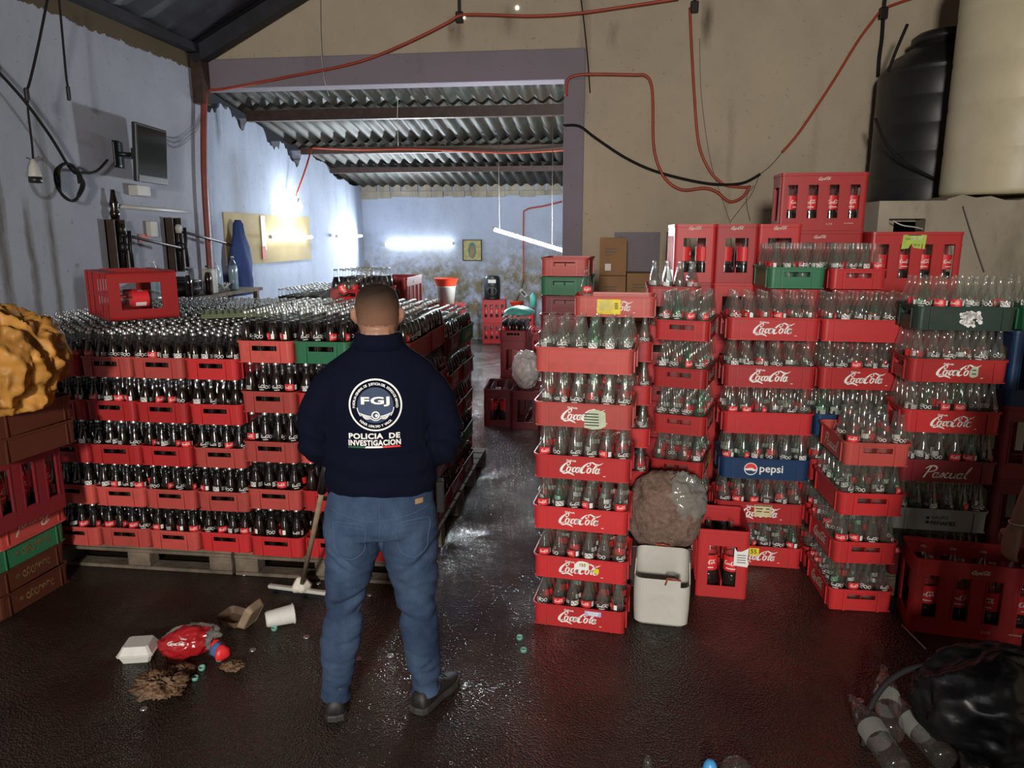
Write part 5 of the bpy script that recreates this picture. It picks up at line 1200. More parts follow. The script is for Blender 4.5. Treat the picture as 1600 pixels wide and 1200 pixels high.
# collar and shoes
cb = MB(); n = 36
for z, rx, ry, cy in ((1.545, .098, .082, -.014),): pass
co_ = MB().rings([(HX, -.016, 1.530, .104, .088), (HX, -.016, 1.560, .094, .086), (HX, -.018, 1.584, .089, .084), (HX, -.018, 1.590, .085, .080)], n=36).build('collar', 'navy', shirt)
def shoe(x, y, yaw, nm, lab):
    T = TR(x, y, 0, yaw); up = MB(); secs = [(-.115, .036, .075), (-.095, .043, .095), (-.05, .044, .105), (.0, .043, .092), (.05, .047, .072), (.10, .049, .056), (.145, .040, .046), (.170, .022, .034)]
    vs = []; k = 16
    for (yy, hw, hh) in secs:
        for i in range(k):
            a = 2 * PI * i / k; vs.append((hw * math.cos(a) * (1.0 if math.sin(a) < 0 else .86), yy, .022 + (hh - .022) * (.5 + .5 * math.sin(a)) if math.sin(a) > -.3 else .020))
    fs = [(j * k + i, (j + 1) * k + i, (j + 1) * k + (i + 1) % k, j * k + (i + 1) % k) for j in range(len(secs) - 1) for i in range(k)] + [tuple(range(k)), tuple(range(len(secs) * k - 1, (len(secs) - 1) * k - 1, -1))]
    up.add([T @ Vector(v) for v in vs], fs, 0, True); u = up.build('shoe', 'shoe', man)
    if lab: u['label'] = lab
    so = MB(); out = [(-.043, -.10), (-.032, -.122), (0, -.128), (.032, -.122), (.043, -.10), (.044, -.03), (.042, .02), (.052, .07), (.053, .11), (.040, .155), (.015, .180), (-.012, .178), (-.034, .155), (-.048, .11), (-.047, .05), (-.042, 0)]
    m_ = len(out); so.add([T @ Vector((a * sc2, b_ * sc2, z)) for z, sc2 in ((.0005, .96), (.006, 1.0), (.024, 1.0), (.030, .96)) for a, b_ in out], [tuple(range(m_ - 1, -1, -1)), tuple(range(3 * m_, 4 * m_))] + [(j * m_ + i, j * m_ + (i + 1) % m_, (j + 1) * m_ + (i + 1) % m_, (j + 1) * m_ + i) for j in range(3) for i in range(m_)], 0, False).build('sole', 'rubber', u)
    MB().tube([T @ Vector((-.022 + .011 * (i % 5), .03 + .012 * (i // 1) * .9, .088 - .004 * i)) for i in range(6)], .0025, n=6).build('lace', 'blk', u)
shoe(-.218, .045, .10, 'left', None); shoe(.190, .035, -.62, 'right', None)
# radio in its holster at the hip
rd = MB().box(.222, .254, -.045, .015, .87, 1.0); o = rd.build('holster', 'cable', man, bevel=.008); o['label'] = 'black belt pouch'
# bystander at the edge of the picture, dark trousers and white T-shirt
hp = at(1596, 762, 2.9); p0 = Vector((hp.x + .247, hp.y, 0)); PR = .3
by = empty('person', p0, PR, 'person in a white T-shirt at the frame edge, bracelet on the lowered arm', 'person')
b2 = MB(); head(b2, 0, 1.68, .96)
b2.rings([(0, 0, z, rx, ry) for z, rx, ry in ((.78, .15, .10), (.90, .165, .11), (1.05, .15, .10), (1.20, .165, .105), (1.32, .175, .10), (1.38, .15, .085), (1.43, .08, .065), (1.47, .055, .055))], n=28)
for s in (-1, 1):
    limbc(b2, [(s * .165, 0, 1.34, .050), (s * .20, .0, 1.20, .044), (s * .225, .01, 1.07, .038), (s * .235, .04, .95, .034), (s * .235, .075, .84, .025)]); hand(b2, (s * .235, .075, .84), (0, .15, -1), (s, 0, 0), thumb=s, curl=.5)
    limbc(b2, [(s * .09, 0, .84, .085), (s * .10, 0, .64, .074), (s * .105, .01, .46, .058), (s * .11, -.01, .28, .054), (s * .115, 0, .07, .038)])
remesh(b2, 'body', 'skin', .006, 4, by)
t2 = MB(); t2.rings([(0, 0, z, rx, ry) for z, rx, ry in ((.86, .185, .125), (.95, .18, .12), (1.05, .175, .118), (1.20, .185, .122), (1.32, .19, .112), (1.385, .165, .095), (1.43, .10, .078), (1.445, .08, .07))], n=36)
for s in (-1, 1): limbc(t2, [(s * .14, 0, 1.35, .062), (s * .18, 0, 1.27, .064), (s * .21, 0, 1.17, .060), (s * .222, .005, 1.11, .062)])
M['tee'] = mat('white_cotton', (.55, .55, .54), .9, bump=.2, bscale=14); M['dark'] = mat('dark_trousers', (.012, .012, .016), .9)
remesh(t2, 'shirt', 'tee', .009, 4, by, folds)
j2 = MB(); j2.rings([(0, 0, z, rx, ry) for z, rx, ry in ((.78, .172, .112), (.86, .166, .108), (.95, .150, .095))], n=32)
for s in (-1, 1): limbc(j2, [(s * .092, 0, .82, .098), (s * .10, 0, .62, .084), (s * .105, .005, .44, .070), (s * .11, -.005, .26, .064), (s * .115, 0, .06, .062)])
remesh(j2, 'trousers', 'dark', .010, 3, by, jf)
MB().add([(v[0] * .96 * 1.03, v[1] * .96 * 1.03, 1.683 + v[2] * .96) for v in vs.v], keep, 0, True).build('hair', 'hair', by)
for s in (-1, 1): MB().box(s * .12 - .045, s * .12 + .045, -.10, .16, .0, .07).build('shoe', 'shoe', by, bevel=.02)
MB().tube([(-.235 + .031 * math.cos(a), .066 + .031 * math.sin(a), .865) for a in [2 * PI * i / 16 for i in range(17)]], .0025, n=6, cap=False).build('bracelet', 'cap', by)
eyes(by, 0, 1.68)

# an unseen bystander added out of frame to shade the stacks behind him
co2 = copy_tree(by); co2.location = (1.22, 1.45, 0); co2.rotation_euler = (0, 0, -.2); co2['label'] = 'added person in a white T-shirt, out of view, shading the stacks'
# ---------------------------------------------------------------- cables and conduits
def cable(name, pts, r, m, label, cat='cable', k=5, n=7, group=None):
    q = [tuple(v) for v in catmull([tuple(p) for p in pts], k)]
    o = MB().tube(q, r, n=n).build(name, m); return tag(o, label, cat, group)
W8 = lambda L, Y=YW - .022: [at(x, y, Y) for x, y in L]
BY = YW - .055
cable('conduit', W8([(318, 150), (322, 141), (350, 139), (450, 120), (560, 97), (640, 65), (700, 35), (720, 24), (760, 23), (830, 25), (900, 21), (980, 10), (1060, -2)], BY), .016, 'orange', 'orange conduit sagging across the lilac beam up to the roof', 'conduit')
cable('conduit', W8([(885, 150), (886, 128), (896, 119), (925, 116), (990, 117), (1008, 118), (1017, 130), (1020, 160), (1021, 225), (1030, 262), (1045, 285), (1068, 297), (1100, 294), (1120, 300), (1140, 315), (1160, 308), (1172, 290)], BY), .016, 'orange', 'orange conduit from the pillar corner looping down the tan wall', 'conduit')
cable('conduit', W8([(1078, 12), (1080, 60), (1085, 150), (1092, 225), (1108, 265), (1125, 284), (1140, 291), (1172, 293)]), .015, 'orange', 'orange conduit hanging straight down the tan wall from the roof hook', 'conduit')
cable('conduit', W8([(1222, 238), (1250, 205), (1300, 130), (1340, 65), (1362, 35), (1378, 16), (1400, 6), (1430, -4)]), .014, 'orange', 'orange conduit rising diagonally toward the black water tank', 'conduit')
cable('cable', W8([(880, 196), (905, 197), (930, 215), (975, 245), (1020, 266), (1075, 281), (1120, 288), (1160, 286), (1188, 272)], BY), .014, 'cable', 'thick black cable sagging from the pillar across the tan wall')
cable('cable', W8([(1188, 272), (1205, 258), (1223, 237)]), .005, 'wire', 'thin wire joining the black cable to the diagonal conduit')
cable('cable', W8([(1186, 274), (1176, 300), (1160, 322), (1140, 348)]), .004, 'wire', 'thin wire dropping behind the narrow-fronted tall crates')
cable('cable', W8([(1178, 290), (1166, 310), (1172, 345)]), .004, 'wire', 'second thin wire dropping to the tallest crate')
cable('cable', W8([(908, 0), (913, 40), (918, 90), (922, 145)]), .007, 'cable', 'frayed wire hanging over the pillar top')
cable('cable', W8([(1093, 60), (1096, 150), (1110, 250), (1130, 315), (1140, 345)]), .003, 'wire', 'fine wire beside the hanging conduit')
for x, y, lab in ((718, 28, 'black hook clamp holding conduit above the beam'), (1085, 12, 'black hook clamp at the head of the hanging conduit'), (1380, 22, 'black clamp where the diagonal conduit bends')):
    p = at(x, y, YW - .03); e = empty('bracket', p, 0, lab, 'bracket'); MB().box(-.04, .04, -.03, .03, -.05, .06).build('clamp', 'darksteel', e, bevel=.01); MB().box(-.015, .015, -.02, .02, .05, .35).build('strap', 'darksteel', e)
cable('hose', W8([(1380, 28), (1378, 60), (1374, 90), (1372, 120)], YW - .04), .018, 'cable', 'short black hose hanging from the clamp by the black tank', 'hose')
for L_, lab in (([(500, -2), (501, 60), (506, 120), (514, 150)], 'wispy string hanging over the beam'), ([(622, 130), (621, 180), (622, 228)], 'pale string hanging in the back room opening')):
    cable('string', W8(L_, YW - .06 if L_[0][1] < 50 else 9.2), .004, 'whitepl', lab, 'string')
M['rust'] = mat('rust_red_pipe', (.20, .035, .022), .5, var=.3)
p = cable('pipe', [sd(x, y, XL + .10) for x, y in [(319, 141), (318, 220), (320, 300), (328, 420), (330, 470)]], .036, 'rust', 'thick rust-red pipe down the corner of the opening', 'pipe'); 
# back room conduits
cable('conduit', [at(485, 231, 10.9), at(560, 234, 10.95), at(640, 233, 11.0), at(740, 237, 10.95), at(800, 239, 10.95), at(900, 234, 10.9)], .013, 'orange', 'orange conduit strung level under the back room purlin', 'conduit')
cable('conduit', [at(487, 231, 10.9), at(478, 262, 10.6), (-4.45, 10.40, 2.50)], .013, 'orange', 'orange conduit dropping to the bare bulb', 'conduit')
cable('conduit', [at(878, 315, YB - .05), at(850, 322, YB - .05), at(822, 328, YB - .03), at(818, 345, YB - .03), at(818, 440, YB - .03)], .014, 'orange', 'orange conduit down the back wall to the power strip', 'conduit')
cable('cable', [at(818, 440, YB - .04), at(812, 460, YB - .05), at(800, 480, YB - .06)], .007, 'cable', 'black flex under the back wall conduit')
e = empty('power_strip', at(818, 458, YB - .07), 0, 'white power strip dangling from the back wall conduit', 'power strip'); MB().box(-.09, .09, -.03, .03, -.04, .04, T=Euler((0, .8, 0)).to_matrix().to_4x4()).build('casing', 'whitepl', e, bevel=.01)
MB().box(-.05, .05, -.034, -.030, -.02, .02, T=Euler((0, .8, 0)).to_matrix().to_4x4()).build('socket', 'blk', e)
# lamps
e = empty('light_bulb', (-4.40, 10.38, 2.36), 0, 'glowing bare bulb on the side wall of the back room', 'lamp'); MB().lathe([(.02, .10), (.026, .06), (.028, .045)], 14, T=TR(0, 0, 0)).build('socket', 'whitepl', e)
MB().lathe([(.018, .045), (.03, .02), (.042, -.015), (.036, -.05), (.014, -.07)], 16).build('bulb', 'bulb', e); bpy.data.objects['bulb_light'].location = (-4.22, 10.38, 2.33)
def tube_lamp(a, b, label, wall=None):
    a, b = Vector(a), Vector(b); c = (a + b) / 2; e = empty('tube_lamp', c, 0, label, 'lamp'); a -= c; b -= c; d = (b - a).normalized()
    MB().tube([a, b], .022, n=12).build('lit_tube', 'tube' if wall is None else 'tubew', e)
    if wall is None:
        for t_ in (.06, .80): p = a.lerp(b, t_); MB().tube([p, Vector((p.x, 9.38 - c.y, 3.42 - c.z))], .004, n=5).build('hanging_wire', 'wire', e)
    if wall is not None:
        for t_ in (.15, .85): p = a.lerp(b, t_); MB().box(min(0, wall[0]) - .008, max(0, wall[0]) + .008, min(0, wall[1]) - .008, max(0, wall[1]) + .008, -.012, .012, T=Matrix.Translation(p)).build('bracket', 'whitepl', e)
    for p, q in ((a, -d), (b, d)): MB().tube([p - q * .001, p + q * .035], .025, n=12).build('end_cap', 'whitepl', e)
tube_lamp(at(602, 382, YB - .09), at(707, 380, YB - .09), 'lit fluorescent tube level on the back wall', (0, .085))
tube_lamp(at(774, 359, 9.5), at(885, 393, 9.5), 'lit fluorescent tube hanging at a slant beside the pillar'); bpy.data.objects['hanging_tube_light'].location = (-1.0, 9.4, 1.80)
tube_lamp((-4.50, 9.62, 1.925), (-4.50, 11.0, 1.915), 'lit fluorescent tube over the ochre board', (-.095, 0)); tube_lamp((-4.52, 12.15, 1.93), (-4.52, 13.4, 1.93), 'lit fluorescent tube toward the far corner of the side wall', (-.075, 0))
# framed picture, board, coat on the side wall
e = empty('framed_picture', at(738, 391, YB - .02), 0, 'small framed devotional picture in gold and green on the back wall', 'picture')
M['gold'] = mat('picture_ochre', (.42, .36, .14), .6, var=.3, scale=20); M['pgreen'] = mat('picture_green', (.07, .20, .16), .6, var=.3, scale=14)
MB().box(-.165, .165, -.01, .01, -.195, .195).build('print', 'gold', e)
MB().add(*[[(x, -.013, z) for x, z in mv2(([(.075 * math.cos(a), .15 * math.sin(a)) for a in [2 * PI * i / 20 for i in range(20)]], [])  , 0, 0)[0]], [tuple(range(20))]]).build('painted_oval', 'pgreen', e)
MB().add([(x, -.015, z) for x, z in [(-.03, -.12), (.03, -.12), (.035, .02), (.02, .08), (-.02, .08), (-.035, .02)]], [(0, 1, 2, 3, 4, 5)]).build('painted_figure', 'card', e)
fm = MB(); 
for a in ((-.18, .18, .18, .195), (-.18, .18, -.195, -.18), (-.18, -.165, -.195, .195), (.165, .18, -.195, .195)): fm.box(a[0], a[1], -.02, .01, a[2], a[3])
fm.build('frame', 'darksteel', e)
M['board'] = mat('ochre_board', (.42, .33, .16), .8, var=.12, scale=3, dirt=.15)
tag(MB().box(XL + .004, XL + .018, 8.55, 11.15, 1.58, 2.22).build('notice_board', 'board'), 'ochre fibreboard sheet fixed to the side wall behind the blue coat', 'board')
M['coat'] = mat('blue_coat', (.022, .045, .15), .9, bump=.4, bscale=9)
ct = MB(); vs = []; n = 20
prof = [(2.13, .03, .03), (2.08, .07, .05), (1.95, .10, .06), (1.80, .20, .08), (1.62, .24, .09), (1.40, .22, .10), (1.22, .20, .09)]
for z, hw, dp in prof:
    for i in range(n):
        a = 2 * PI * i / n; vs.append((-4.50 + dp * (1 + .25 * math.sin(5 * a + z * 9)) * math.cos(a), 8.72 + hw * (1 + .08 * math.sin(7 * a)) * math.sin(a), z))
ct.add(vs, [(j * n + i, (j + 1) * n + i, (j + 1) * n + (i + 1) % n, j * n + (i + 1) % n) for j in range(len(prof) - 1) for i in range(n)] + [tuple(range(n))], 0, True)
tag(ct.build('coat', 'coat'), 'dark blue coat hanging on the ochre board', 'coat')
e = empty('paper_strip', (-4.57, 9.55, 1.9), 0, 'white paper strip with pink tag pinned to the ochre board', 'paper'); MB().box(-.004, 0, -.06, .06, -.15, .30).build('strip', 'white', e); M['pink'] = mat('pink_paper', (.6, .2, .2), .7); MB().box(.0, .006, -.08, .02, -.27, -.10).build('tag', 'pink', e)
# television on its arm
e = empty('television', (-4.30, 6.76, 2.69), 0, 'small flat black television on a wall arm', 'television')
TT = Euler((0, .06, .12)).to_matrix().to_4x4()
MB().box(-.03, .012, -.30, .30, -.26, .26, T=TT).build('casing', 'blk', e, bevel=.008); M['screen'] = mat('dark_screen', (.010, .016, .014), .12); MB().box(.012, .015, -.275, .275, -.20, .235, T=TT).build('screen', 'screen', e); MB().box(.012, .018, -.285, .285, -.255, -.205, T=TT).build('bezel', 'darksteel', e)
MB().box(-.17, -.03, -.05, .05, -.05, .05, T=TT).build('bracket_arm', 'blk', e); MB().rings([(-.27, -.12, z, .02, .05) for z in (-.12, -.1, .1, .12)], n=14).build('wall_plate', 'blk', e); MB().tube([(-.26, -.12, .0), (-.16, -.02, 0)], .022, n=8).build('swing_arm', 'blk', e)
# wall lamp pipe, boxes, papers
tag(MB().tube([sd(181, 322, XL + .05), sd(292, 331, XL + .05)], .018, n=10).build('tube_lamp', 'whitepl'), 'unlit white tube on the blue wall above the bottling rigs', 'lamp')
def wbox(name, x0, y0, x1, y1, d, m, label, cat):
    a, b = sd(x0, y0, XL + d), sd(x1, y1, XL + d); return tag(MB().box(XL + .003, XL + d, min(a.y, b.y), max(a.y, b.y), min(a.z, b.z), max(a.z, b.z)).build(name, m, bevel=.006), label, cat)
wbox('junction_box', 214, 289, 236, 307, .10, 'whitepl', 'white junction box under the television', 'box'); wbox('switch_box', 235, 346, 248, 370, .06, 'whitepl', 'cream switch box between the two bottling rigs', 'box'); wbox('wall_notice', 216, 366, 236, 378, .01, 'pink', 'pale red notice between the two bottling rigs', 'paper')
M['clamp'] = M['darksteel']
for i, (x0, x1, yt, yb) in enumerate(((184, 203, 343, 418), (273, 291, 340, 417))):
    a, b = sd(x0, yt, XL + .12), sd(x1, yb, XL + .12); yc = (a.y + b.y) / 2; hw = .085; zt, zb = a.z, b.z - .05
    e = empty('capping_machine', (XL + .06, yc, zb), 0, f"brown steel hand capper with long lever, {['by the toppled crate' , 'by the rust-red pipe'][i]}", 'machine')
    h = zt - zb
    MB().box(-.055, -.04, -hw, hw, 0, h).box(-.055, .04, -hw, -hw + .012, 0, h).box(-.055, .04, hw - .012, hw, 0, h).build('channel', 'steel', e)
    MB().tube([(.03, 0, .02), (.03, 0, h - .03)], .016, n=10).build('guide_rod', 'darksteel', e); MB().tube([(.09, .05, .05), (.09, .05, h - .10)], .018, n=8).build('side_rod', 'darksteel', e)
    MB().tube([(.05, -.02, h - .14), (.10, .1, h - .16), (.16, .75, h - .27)], .014, n=8).build('lever', 'darksteel', e)
    MB().lathe([(.02, 0), (.045, .03), (.045, .08), (.02, .1)], 12, T=TR(.05, 0, h * .38)).build('capping_head', 'darksteel', e); MB().lathe([(.03, 0), (.035, .06), (.02, .09)], 12, T=TR(.05, 0, h * .72)).build('spring', 'whitepl' if i else 'darksteel', e)
    if i == 0: MB().lathe([(.0, 0), (.035, .0), (.045, .06), (.03, .10), (.042, .14), (.03, .18), (.02, .24), (.018, .27)], 12, T=TR(.0, 0, h)).build('finial', 'cola', e)
# bench along the wall
e = empty('bench', (-4.32, 7.3, 0), 0, 'narrow grey work bench along the blue wall behind the pile', 'bench')
MB().box(-.26, .22, -1.1, 1.15, 1.30, 1.335).build('top', 'wood', e)
for a in (-.22, .18):
    for b_ in (-1.05, 1.05): MB().box(a - .025, a + .025, b_ - .025, b_ + .025, 0, 1.30).build('leg', 'wood', e)
def bottle_on(x, y, z, kind, lab, s=1.0):
    prof = PP if kind in ('pet', 'petlow') else GP; e = empty('bottle', (x, y, z), 0, lab, 'bottle')
    MB().lathe([(r * s, q * s) for r, q in prof], 16, capt=False).build('shell', 'pet' if kind != 'glass' else 'fglass', e)
    if kind != 'petlow': MB().lathe([((r - .002) * s, (q + .001) * s) for r, q in prof if q < (.22 if kind == 'glass' else .3)], 14).build('liquid', 'cola' if kind == 'glass' else 'water', e)
    MB().lathe([(.0155 * s, prof[-1][1] * s - .018), (.0155 * s, prof[-1][1] * s + .002)], 12).build('cap', 'blk' if kind == 'glass' else 'whitepl', e)
M['water'] = mat('pale_blue_water', (.25, .38, .48), .2)
bottle_on(-4.16, 6.40, 1.336, 'pet', 'clear bottle of pale liquid on the bench beside the toppled crate'); bottle_on(-4.10, 6.86, 1.336, 'glass', 'dark bottle on the bench before the dark bag', 1.1); bottle_on(-4.13, 7.28, 1.336, 'glass', 'dark bottle beside the white jug on the bench', 1.15)
bottle_on(-4.20, 7.95, 1.336, 'pet', 'clear water bottle at the pipe end of the bench'); bottle_on(-4.12, 7.45, 1.336, 'petlow', 'empty clear bottle behind the bench tangle', .85)
lump = lambda f, a_: (lambda a, z: 1 + a_ * math.sin(f * a + 7 * z) + a_ * .6 * math.sin((f + 3) * a - 15 * z))
tag(MB().lathe([(.08, 0), (.15, .02), (.17, .08), (.15, .14), (.19, .16), (.11, .175), (.06, .20)], 24, T=TR(-4.27, 7.0, 1.336), lump=lump(3, .08)).build('bag', 'blkbag'), 'dark crumpled bag with brim on the bench', 'bag')
tag(MB().box(-4.24, -4.12, 7.28 + .07, 7.28 + .19, 1.336, 1.60).build('jug', 'whitepl', bevel=.02), 'white square jug on the bench', 'jug')
tg = MB(); random.seed(4)
q = [(-4.2 + random.uniform(-.07, .07), 7.68 + random.uniform(-.1, .1), 1.345 + random.uniform(0, .10)) for _ in range(14)]; tag(MB().tube([tuple(v) for v in catmull(q, 6)], .006, n=6).build('wire_tangle', 'whitepl'), 'tangled pale wire on the bench', 'wire')
# hanging cables on the left wall
cable('cable', [sd(x, y, XL + .30) for x, y in ((75, -5), (60, 70), (46, 130), (40, 145))], .010, 'cable', 'twisted flex hanging from the roof to the lamp plug', 'cable')
cable('cable', [sd(x, y, XL + .30) for x, y in ((43, 152), (44, 175), (50, 225), (52, 252))], .008, 'cable', 'short flex between plug and lamp holder', 'cable')
e = empty('lamp_holder', sd(54, 270, XL + .30), 0, 'cream lamp holder with black rim hanging on its flex', 'lamp'); MB().lathe([(.012, .10), (.022, .07), (.035, .04), (.045, -.02), (.045, -.03)], 16).build('body', 'whitepl', e); MB().lathe([(.046, -.03), (.046, -.07), (.036, -.075)], 16).build('rim', 'blk', e); MB().tube([(-.05, 0, .11), (0, 0, .09), (.05, .01, .12)], .006, n=6).build('wire_twist', 'wire', e)
tag(MB().box(-.016, .016, -.016, .016, -.05, .05).build('plug', 'blk', T=TR(*sd(42, 148, XL + .30)), bevel=.01), 'black plug on the twisted flex', 'plug')
cable('cable', [sd(x, y, XL + .30) for x, y in ((92, -5), (98, 60), (103, 115), (106, 136))], .009, 'cable', 'plain black flex hanging beside the twisted one', 'cable')
tag(MB().box(-.014, .014, -.013, .013, -.06, .05).build('plug', 'blk', T=TR(*sd(107, 145, XL + .30)), bevel=.008), 'black plug at the free end of the plain flex', 'plug')
cable('cable', [sd(x, y, XL + .10) for x, y in ((-30, 85), (0, 115), (40, 160), (80, 215), (112, 266), (130, 270), (150, 268), (168, 250))], .012, 'cable', 'thick black cable slanting down the blue wall to the television', 'cable')
lc = sd(107, 285, XL + .12); cable('cable', [(lc.x + .01 * (i % 3), lc.y + .13 * math.cos(i * PI / 5) * (1 + .12 * (i // 10)), lc.z + .15 * math.sin(i * PI / 5)) for i in range(26)], .012, 'cable', 'coil of black cable below the slanting cable', 'cable', k=4)
for i in range(3): cable('cable', [sd(257, 213 + i * 3, XL + .03), sd(280 - 2 * i, 215 + 8 * i, XL + .02), sd(305, 195 + 6 * i, XL + .02), sd(316, 178, XL + .02)], .003, 'wire', 'fine wires trailing from the television to the pipe', group='fine television wires')
# tanks
def tank(name, c, R, z0, h, m, label, lid=True):
    e = empty(name, (c[0], c[1], z0), 0, label, 'water tank'); pf = [(R * .97, 0)]
    for k in range(5):
        a = h * .80 * k / 5; pf += [(R * .994, a + .02), (R, a + .035), (R, a + h * .15), (R * .994, a + h * .158)]
    pf += [(R, h * .80), (R * .97, h * .83), (R * .80, h * .90), (R * .52, h * .96), (R * .50, h * .965), (R * .50, h)]
    MB().lathe(pf, 48).build('shell', m, e)
    if lid: MB().lathe([(R * .54, h * .985), (R * .54, h * 1.02), (R * .45, h * 1.045), (.02, h * 1.05)], 36).build('lid', m, e)
M['tankb'] = mat('black_tank_plastic', (.016, .016, .017), .4, var=.25, dirt=.25, scale=3); M['tankw'] = mat('cream_tank_plastic', (.56, .49, .33), .45, var=.10, dirt=.15, scale=2.5)
tank('water_tank', (3.03, 7.65), .55, 2.205, 1.48, 'tankb', 'black ribbed water tank on the block platform against the tan wall'); tank('water_tank', (3.17, 6.5), .50, 2.255, 2.1, 'tankw', 'large cream water tank at the platform edge', lid=True)
cable('hose', [at(1388, 112, 7.2), at(1400, 80, 7.2), at(1418, 38, 7.2)], .014, 'cable', 'thin dark rod sticking up beside the black tank', 'rod'); cable('hose', [at(1368, 185, 7.12), at(1385, 225, 7.08), at(1415, 255, 7.06), at(1462, 280, 7.05)], .012, 'cable', 'black hose drooping across the black tank', 'hose')
cable('cable', [at(1395, 345, 5.97), at(1410, 352, 5.95), at(1430, 355, 5.95), at(1442, 358, 5.97)], .005, 'whitepl', 'white wire across the hole in the block wall'); cable('cable', [at(1505, 322, 5.97), at(1520, 370, 5.96), at(1538, 425, 5.97)], .004, 'wire', 'dark wire down the block wall')
# cardboard boxes in front of the tan wall
def carton(x0, x1, z0, z1, y, label, tagx=None):
    e = empty('cardboard_box', ((x0 + x1) / 2, y + .2, z0), 0, label, 'box', 'cardboard boxes by the tan wall'); w_, h = (x1 - x0) / 2, z1 - z0
    MB().box(-w_, w_, -.2, .2, 0, h - .003).build('carton', 'card', e, bevel=.004)
    pr = MB(); pr.add([(x, -.2012, z) for x, z in mv2(merge2([mv2(rect2(.12, .010), 0, .0), mv2(rect2(.12, .010), 0, -.03), mv2(rect2(.06, .008), -.03, -.06)]), -.02, h * .7)[0]], merge2([rect2(1, 1)] * 3)[1]); pr.build('printed_text', 'steel', e)
    if tagx: MB().box(tagx - .03, tagx + .03, -.203, -.201, .05, .12).build('sticker', 'white', e)
for k in range(5): carton(-.08, .195, .385 * k + .0, .385 * (k + 1) - .002, 7.72, ['cardboard box on the floor below the three others by the pillar', 'cardboard box second up by the pillar', 'cardboard box third up by the pillar', 'brown cardboard box under the topmost, by the pillar', 'topmost brown cardboard box with white sticker, by the pillar'][k], -.05 if k == 4 else None)
for k in range(4): carton(.205, .48, .392 * k, .392 * (k + 1) - .002, 7.74, ['lighter cardboard box on the floor beside the taller carton stack', 'lighter cardboard box second up, shorter carton stack', 'lighter cardboard box third up, shorter carton stack', 'topmost lighter cardboard box, shorter carton stack'][k])
# netting sack on its box, white tub, things between the stacks
M['net'] = mat('brown_netting', (.20, .125, .095), .9, var=.35, scale=40, bump=1.0, bscale=120); M['film'] = glass_mat('clear_film', (.85, .80, .74), .25, .5, .15)
bx = empty('cardboard_box', (.335, 4.02, 0), 0, 'low brown box under the netting sack behind the white tub', 'box'); MB().box(-.17, .17, -.12, .12, 0, .25).build('carton', 'steel', bx, bevel=.005)
sk = crumple((.345, 3.86, .475), (.205, .150, .225), .16, 2.0, 3, flat=.12)
s_ = tag(sk.build('netting_sack', 'net'), 'bulging brown netting sack wedged above the white tub', 'sack')
fm = crumple((.415, 3.85, .56), (.135, .125, .14), .35, 2.6, 8); f_ = fm.build('plastic_film', 'film', s_); f_['label'] = 'clear plastic film over the sack'
tb = MB(); P = rrect_path(.262, .225, .045, nc=6); 
def tub_hole(x, y, nx, ny, z): return z > .29 and ny < -.2 or (z > .25 and ny < 0 and x > .09)
wallshell(tb, P, [(0, -.02), (.015, -.004), (.10, 0), (.20, .002), (.25, .001), (.29, .0), (.33, -.002), (.385, -.004)], .004, tub_hole); tb.add([(x * .9, y * .9, .004) for x, y, _, _ in P], [tuple(range(len(P)))])
tubo = tb.build('cut_tub', 'whitepl', T=TR(.322, 3.60, 0, -.08) @ Matrix.Diagonal((1.06, 1.0, .88, 1))); tag(tubo, 'white plastic container with its top cut off, standing on the floor', 'container')
for x, y, z in ((-.01, .112, .385), (.045, -.112, .29)): MB().tube([(x - .03, y, z - .03), (x - .02, y, z + .012), (x + .01, y - .01, z + .016), (x + .04, y, z + .004)], .005, n=6).build('cord', 'orange', tubo)['label'] = 'orange cord tied through the rim'
# bucket and bowl, speaker
bpy_e = empty('bucket', (-2.13, 9.72, 1.046), 0, 'white bucket with red basin pushed in its mouth', 'bucket'); MB().lathe([(.105, 0), (.125, .22), (.132, .225), (.132, .235)], 24, capt=False).build('pail', 'whitepl', bpy_e); M['bred'] = mat('bright_red_plastic', (.6, .05, .02), .45); MB().lathe([(.10, .16), (.13, .24), (.16, .33), (.165, .335)], 24, capt=False).build('basin', 'bred', bpy_e)
e = empty('loudspeaker', (-2.06, 13.28, .803), .12, 'black portable loudspeaker on two red crates', 'loudspeaker'); MB().rings([(0, 0, z, r, .12) for z, r in ((0, .12), (.01, .14), (.2, .15), (.38, .14), (.42, .12), (.425, .09))], n=18).build('cabinet', 'blk', e); MB().lathe([(.10, 0), (.09, .01), (.04, -.01)], 20, T=TR(0, -.118, .15, rx=PI / 2)).build('woofer', 'darksteel', e); MB().box(-.07, .07, -.128, -.118, .30, .36).build('badge', 'white', e)
tag(MB().lathe([(.07, 0), (.10, .03), (.13, .09), (.135, .095)], 20, T=TR(-1.58, 13.0, .70)).build('bowl', 'bred'), 'red bowl on the slotted crate by the back wall', 'bowl')
M['teal'] = mat('teal_plastic', (.10, .48, .40), .4, bump=.4, bscale=10); tag(MB().lathe([(.05, 0), (.05, .2), (.02, .24), (.02, .26)], 14, T=TR(-1.28, 12.9, .70)).build('bottle', 'teal'), 'teal plastic bottle beside the red bowl', 'bottle')
tag(MB().lathe([(.10, 0), (.17, .01), (.16, .04), (.10, .08), (.03, .10)], 26, T=TR(-.98, 8.30, 1.062), lump=lump(4, .10)).build('plastic_bag', 'teal'), 'teal plastic bag laid over the capped bottles', 'bag')
M['wbag'] = mat('white_bag_plastic', (.55, .54, .52), .4, bump=.5, bscale=8, dirt=.2); tag(crumple((-.80, 7.45, .575), (.14, .12, .20), .30, 1.8, 21, flat=.1).build('sack', 'wbag'), 'white plastic sack on the maroon aisle crate', 'sack')
